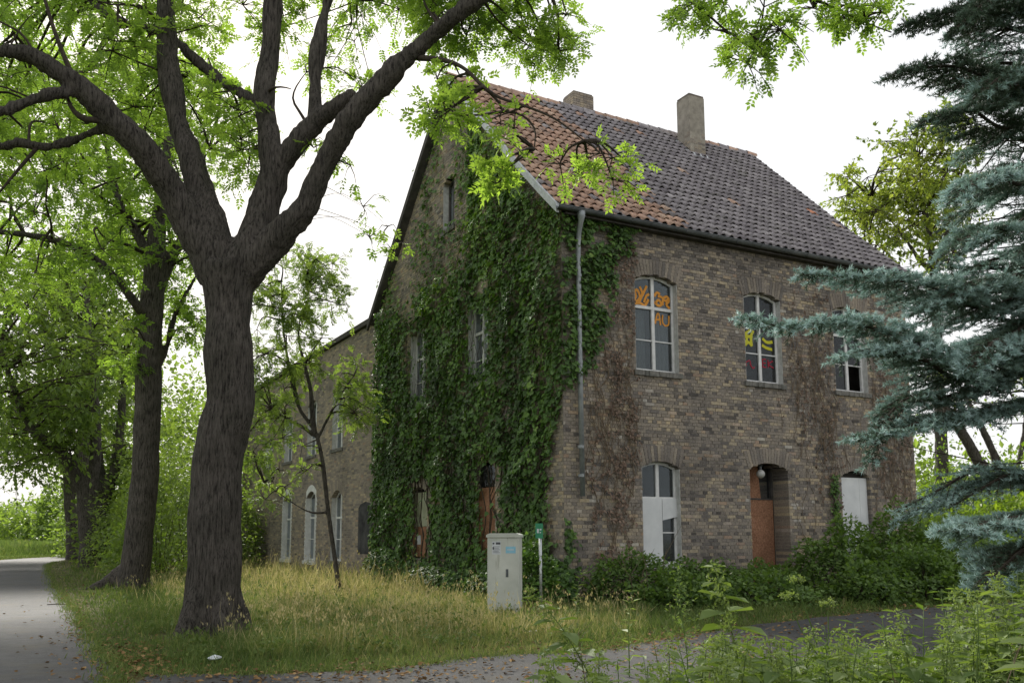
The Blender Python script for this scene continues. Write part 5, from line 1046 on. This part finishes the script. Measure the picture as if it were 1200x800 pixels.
uv = np.stack([U(-30, 120, 16000), 634+rng.random(16000)*32], -1); P = ground(uv[:, 0], uv[:, 1]); P2 = P[:, :2]; lf_ = side_of(P2, LE); ok = (lf_ < -.1) & (P2[:, 1] < 260); P, P2, lf_ = P[ok], P2[ok], -lf_[ok]
h = (.1+.9*np.clip((lf_-5)/3, 0, 1)*(nz1(P2, .2)*.5+.8))*U(.6, 1.2, len(P)); blades(g, P, h, np.clip(.0016*P2[:, 1], .02, .5), np.clip(.27+.2*nz1(P2, .1, 3)+rng.normal(0, .1, len(P)), 0, 1), .3)
g.build('field_grass', MT['grass'], kind='stuff', label='bright green grass of the field across the road', cat='grass')
# dry leaves along the drive and under the tree
g = Acc()
for (u, v, su, sv, n) in ((770, 752, 45, 7, 260), (1060, 706, 50, 7, 420), (960, 722, 80, 6, 160), (690, 760, 60, 5, 120), (230, 770, 70, 14, 240), (150, 775, 26, 16, 420), (90, 718, 9, 20, 200), (240, 745, 45, 8, 200), (560, 785, 120, 8, 110), (880, 742, 100, 6, 200), (480, 790, 90, 7, 200), (340, 796, 90, 6, 200), (70, 740, 40, 40, 130), (760, 765, 160, 14, 260)):
    P = ground(rng.normal(u, su, n), np.clip(rng.normal(v, sv, n), 660, 830)); P[:, 2] = .022+U(0, .02, n); inst(g, *BROAD, P, nrm(rdir(n)*np.array([1, 1, .25])), nrm(rdir(n)*.4+np.array([0, 0, 1])), U(.03, .075, n), np.clip(rng.normal(.5, .25, n), 0, 1))
g.build('dry_leaves', MT['litter'], kind='stuff', label='dry brown leaves scattered along the drive edge', cat='leaves')
# low weeds creeping over the drive in the foreground
g = Acc(); n = 11000
u = U(430, 1460, n); Yw = U(3.4, 9.2, n); X_ = (u-600)/F*Yw; lim = 6.2+.85*np.clip(X_, -3, 9); dens = np.clip((lim-Yw)*.55+.25, 0.02, 1)*np.clip((u-430)/350, .05, 1)
ok = rng.random(n) < dens; X_, Yw = X_[ok], Yw[ok]; n = len(X_); hh = U(.08, .42, n)
for k in range(7):
    P = np.stack([X_+rng.normal(0, .07, n), Yw+rng.normal(0, .07, n), hh*U(.1, 1, n)], -1); inst(g, *LEAF, P, nrm(rdir(n)+np.array([0, 0, .25])), nrm(rdir(n)*.5+np.array([0, 0, 1])), U(.05, .11, n), np.clip(rng.normal(.5, .2, n), 0, 1))
g.build('ground_weeds', MT['weed'], kind='stuff', label='low leafy weeds spreading over the near drive', cat='weeds')
def weed(name, label, base, h, lean, kind, group=None, tint=.5, nodes=None, ls=1.):
    t = thing(name, label, 'weed', (base[0], base[1], 0.), 0, group)
    ss = np.linspace(0, 1, 9); lean = np.array(lean, float); sp = np.stack([lean[0]*ss**1.8*h, lean[1]*ss**1.8*h, h*ss], -1); sp[:, :2] += np.cumsum(rng.normal(0, .006*h, (9, 2)), 0)
    a = Acc(); a.tube(sp, np.linspace(.007, .002, 9), 5); lf = Acc(); nn = nodes or int(h/.06)
    fz = np.linspace(.12, 1, nn); pos = np.stack([np.interp(fz, ss, sp[:, k]) for k in range(3)], -1); an = np.arange(nn)*math.pi/2+U(0, 3)
    if kind == 'nettle':
        for sg in (0, math.pi):
            d = np.stack([np.cos(an+sg), np.sin(an+sg), U(-.35, .25, nn)], -1); sz = ls*(.15*np.sin(np.clip(fz*2.6+.35, 0, math.pi))+.03)*U(.8, 1.2, nn)
            inst(lf, *BROAD, pos+d*.015, nrm(d), nrm(np.array([0, 0, 1.])+rdir(nn)*.25), sz, np.clip(tint+.25*(fz-.5)+U(-.1, .1, nn), 0, 1), sx=np.full(nn, .8))
            k = np.where(fz > .45)[0]                # hanging flower strings
            for j in k:
                m = 26; q = pos[j]+d[j]*np.linspace(.01, .05, m)[:, None]+np.array([0, 0, -1.])*(np.linspace(0, 1, m)**1.5*.06)[:, None]*ls+rng.normal(0, .012*ls, (m, 3))
                inst(lf, *LEAF, q, rdir(m), rdir(m), .019*ls, np.full(m, .92))
    elif kind == 'mugwort':
        nb = nn*2; fb = np.linspace(.1, .98, nb); pb_ = np.stack([np.interp(fb, ss, sp[:, k]) for k in range(3)], -1); ab = np.arange(nb)*2.4
        for j in range(nb):
            l = .28*h*(1.05-fb[j])*U(.7, 1.1)+.03; d = np.array([math.cos(ab[j]), math.sin(ab[j]), .45]); e = pb_[j]+nrm(d)*l; e[2] -= .1*l; m = max(5, int(l/.012)); q = pb_[j]+(e-pb_[j])*np.linspace(.1, 1, m)[:, None]; q[:, 2] += .02*np.sin(np.linspace(0, 9, m))
            a.tube([pb_[j], (pb_[j]+e)/2, e], [.003, .002, .001], 4, cap=False); inst(lf, *LONG, q, nrm(d*.7+rdir(m)*.8), nrm(rdir(m)+np.array([0, 0, 1])), U(.02, .045, m), np.clip(rng.normal(tint+.2, .1, m), 0, 1))
    elif kind == 'umbel':
        k = 5
        for j in range(nn):
            d = nrm(np.array([math.cos(an[j]), math.sin(an[j]), .2])); m = 7; q = pos[j]*np.array([1, 1, .55])+d*np.linspace(.03, .18, m)[:, None]; inst(lf, *LEAF, q, nrm(d+rdir(m)*.8), nrm(rdir(m)*.4+np.array([0, 0, 1])), U(.04, .08, m), np.full(m, tint))
        for hd, ofs in ((1., (0, 0, 0)), (.78, (.13, .02, .0)), (.8, (-.12, .03, .02))):
            top = np.array([np.interp(hd, ss, sp[:, q]) for q in range(3)])+np.array(ofs)+np.array([0, 0, .02 if hd == 1 else .1])
            st0 = np.array([np.interp(hd-.25, ss, sp[:, q]) for q in range(3)]); a.tube([st0, (st0+top)/2+np.array(ofs)*.2, top], [.005, .004, .003], 5, cap=False)
            for r in range(16):
                d = rdir(1)[0]; d[2] = abs(d[2])*.6+.5; d = nrm(d); e = top+d*U(.04, .065); a.tube([top, e], [.0015, .001], 3, cap=False); m = 9; inst(lf, *LEAF, e+rng.normal(0, .009, (m, 3)), rdir(m), rdir(m), .016, np.full(m, .95))
    else:
        d = np.stack([np.cos(an*1.3), np.sin(an*1.3), U(-.2, .6, nn)], -1); inst(lf, *LONG, pos, nrm(d), nrm(np.array([0, 0, 1.])+rdir(nn)*.3), U(.11, .2, nn)*(1.15-.5*fz), np.clip(tint+U(-.15, .15, nn), 0, 1))
        d = -d*np.array([1, 1, -1]); inst(lf, *LONG, pos, nrm(d), nrm(np.array([0, 0, 1.])+rdir(nn)*.3), U(.07, .14, nn)*(1.15-.5*fz), np.clip(tint+U(-.15, .15, nn), 0, 1))
    a.build('stem', MT['weed'], t, True); lf.build('leaves', MT['weed'], t); return t
def wtop(u, v, Y): p = atY(u, v, Y); return (p[0], p[1]), p[2]
b_, h_ = wtop(845, 664, 5.6); weed('nettle', 'tallest nettle with hanging flower strings before the half-boarded window', (b_[0]+.14, b_[1]), h_, (-.14, 0), 'nettle', tint=.62, nodes=13, ls=1.5)
b_, h_ = wtop(795, 662, 7.6); weed('mugwort', 'pale feathery mugwort beside the tallest nettle', (b_[0]+.06, b_[1]), h_, (-.06, 0), 'mugwort', tint=.5)
b_, h_ = wtop(640, 690, 6.4); weed('nettle', 'nettle arching over to the left in front of the green-plated post', (b_[0]+.42, b_[1]), h_, (-.5, 0), 'nettle', tint=.55, nodes=14, ls=1.25)
b_, h_ = wtop(937, 688, 6.2); weed('hogweed', 'pale branching seed head of hogweed before the dark shrubs', (b_[0]+.2, b_[1]), h_, (-.2, 0), 'umbel', tint=.45)
b_, h_ = wtop(908, 752, 5.2); weed('nettle', 'short flowering nettle right of the tallest nettle', (b_[0]+.03, b_[1]), h_, (.0, 0), 'nettle', tint=.6, nodes=10, ls=1.4)
b_, h_ = wtop(735, 692, 9.3); weed('willowherb', 'thin yellow-leaved weed at the drive edge below the downpipe', b_, h_, (.05, 0), 'herb', tint=.85)
b_, h_ = wtop(675, 668, 15.); weed('willowherb', 'tall dry-stemmed weed against the house corner', b_, h_, (.1, 0), 'herb', tint=.7)
NG = 'nettles of the foreground patch'
pts = []
for i in range(96):
    u = 520+700*math.sqrt(U(0, 1)); Y = U(3.8, 7.0)+max(0, (u-1000)/200)*U(0, 2.5)
    vt = np.interp(u, [520, 650, 760, 900, 1040, 1120, 1220], [785, 762, 745, 738, 722, 685, 640])+U(0, 50); b_, h_ = wtop(u, vt, Y)
    if h_ < .2: h_ = U(.2, .4)
    kind = ['nettle', 'herb', 'nettle', 'mugwort'][i % 4]
    nm = {'nettle': 'nettle', 'herb': 'willowherb', 'mugwort': 'mugwort'}[kind]
    weed(nm, {'nettle': 'nettle in the low weed patch beside the near drive', 'willowherb': 'narrow-leaved willowherb in the low weed patch beside the near drive', 'mugwort': 'feathery mugwort in the low weed patch beside the near drive'}[nm], b_, min(h_, 1.1), (U(-.15, .15), U(-.1, .1)), kind, {'nettle': NG, 'willowherb': 'willowherbs of the foreground patch', 'mugwort': 'mugworts of the foreground patch'}[nm], tint=U(.35, .8), ls=U(.9, 1.3))
for i in range(9):
    u = U(620, 1180); Y = U(4.6, 7.5); s_ = Acc(); l = U(.45, .85); le = U(-.4, .4); s_.tube([(0, 0, -.03), (le*.3*l, .02, l*.55), (le*l, .05, l)], [.005, .004, .002], 5)
    for q in range(6): e = np.array([le*l*.8, .04, l*(.75+.05*q)]); s_.tube([e, e+np.array([U(-.1, .1), U(-.1, .1), U(.03, .09)])], [.002, .001], 3, cap=False)
    o = s_.build('dry_stalk', MT['drytwig'], None, label='bare dry stalk standing in the low weed patch by the drive', cat='stalk', group='dry stalks in the foreground weeds'); o.location = ((u-600)/F*Y, Y, 0)
# dry stalks by the corner
for i in range(7):
    p = hw(U(.4, 1.7), U(.9, 1.5)); s_ = Acc(); l = U(.9, 1.6); lean = U(-.5, .4); s_.tube([(0, 0, -.03), (lean*.3*l, 0, l*.6), (lean*l, U(-.2, .1), l)], [.009, .007, .003], 5); o = s_.build('dry_stalk', MT['drytwig'], None, label='leaning dry stalk among the weeds at the house corner', cat='stalk', group='dry stalks at the house corner'); o.location = (p[0], p[1], 0)
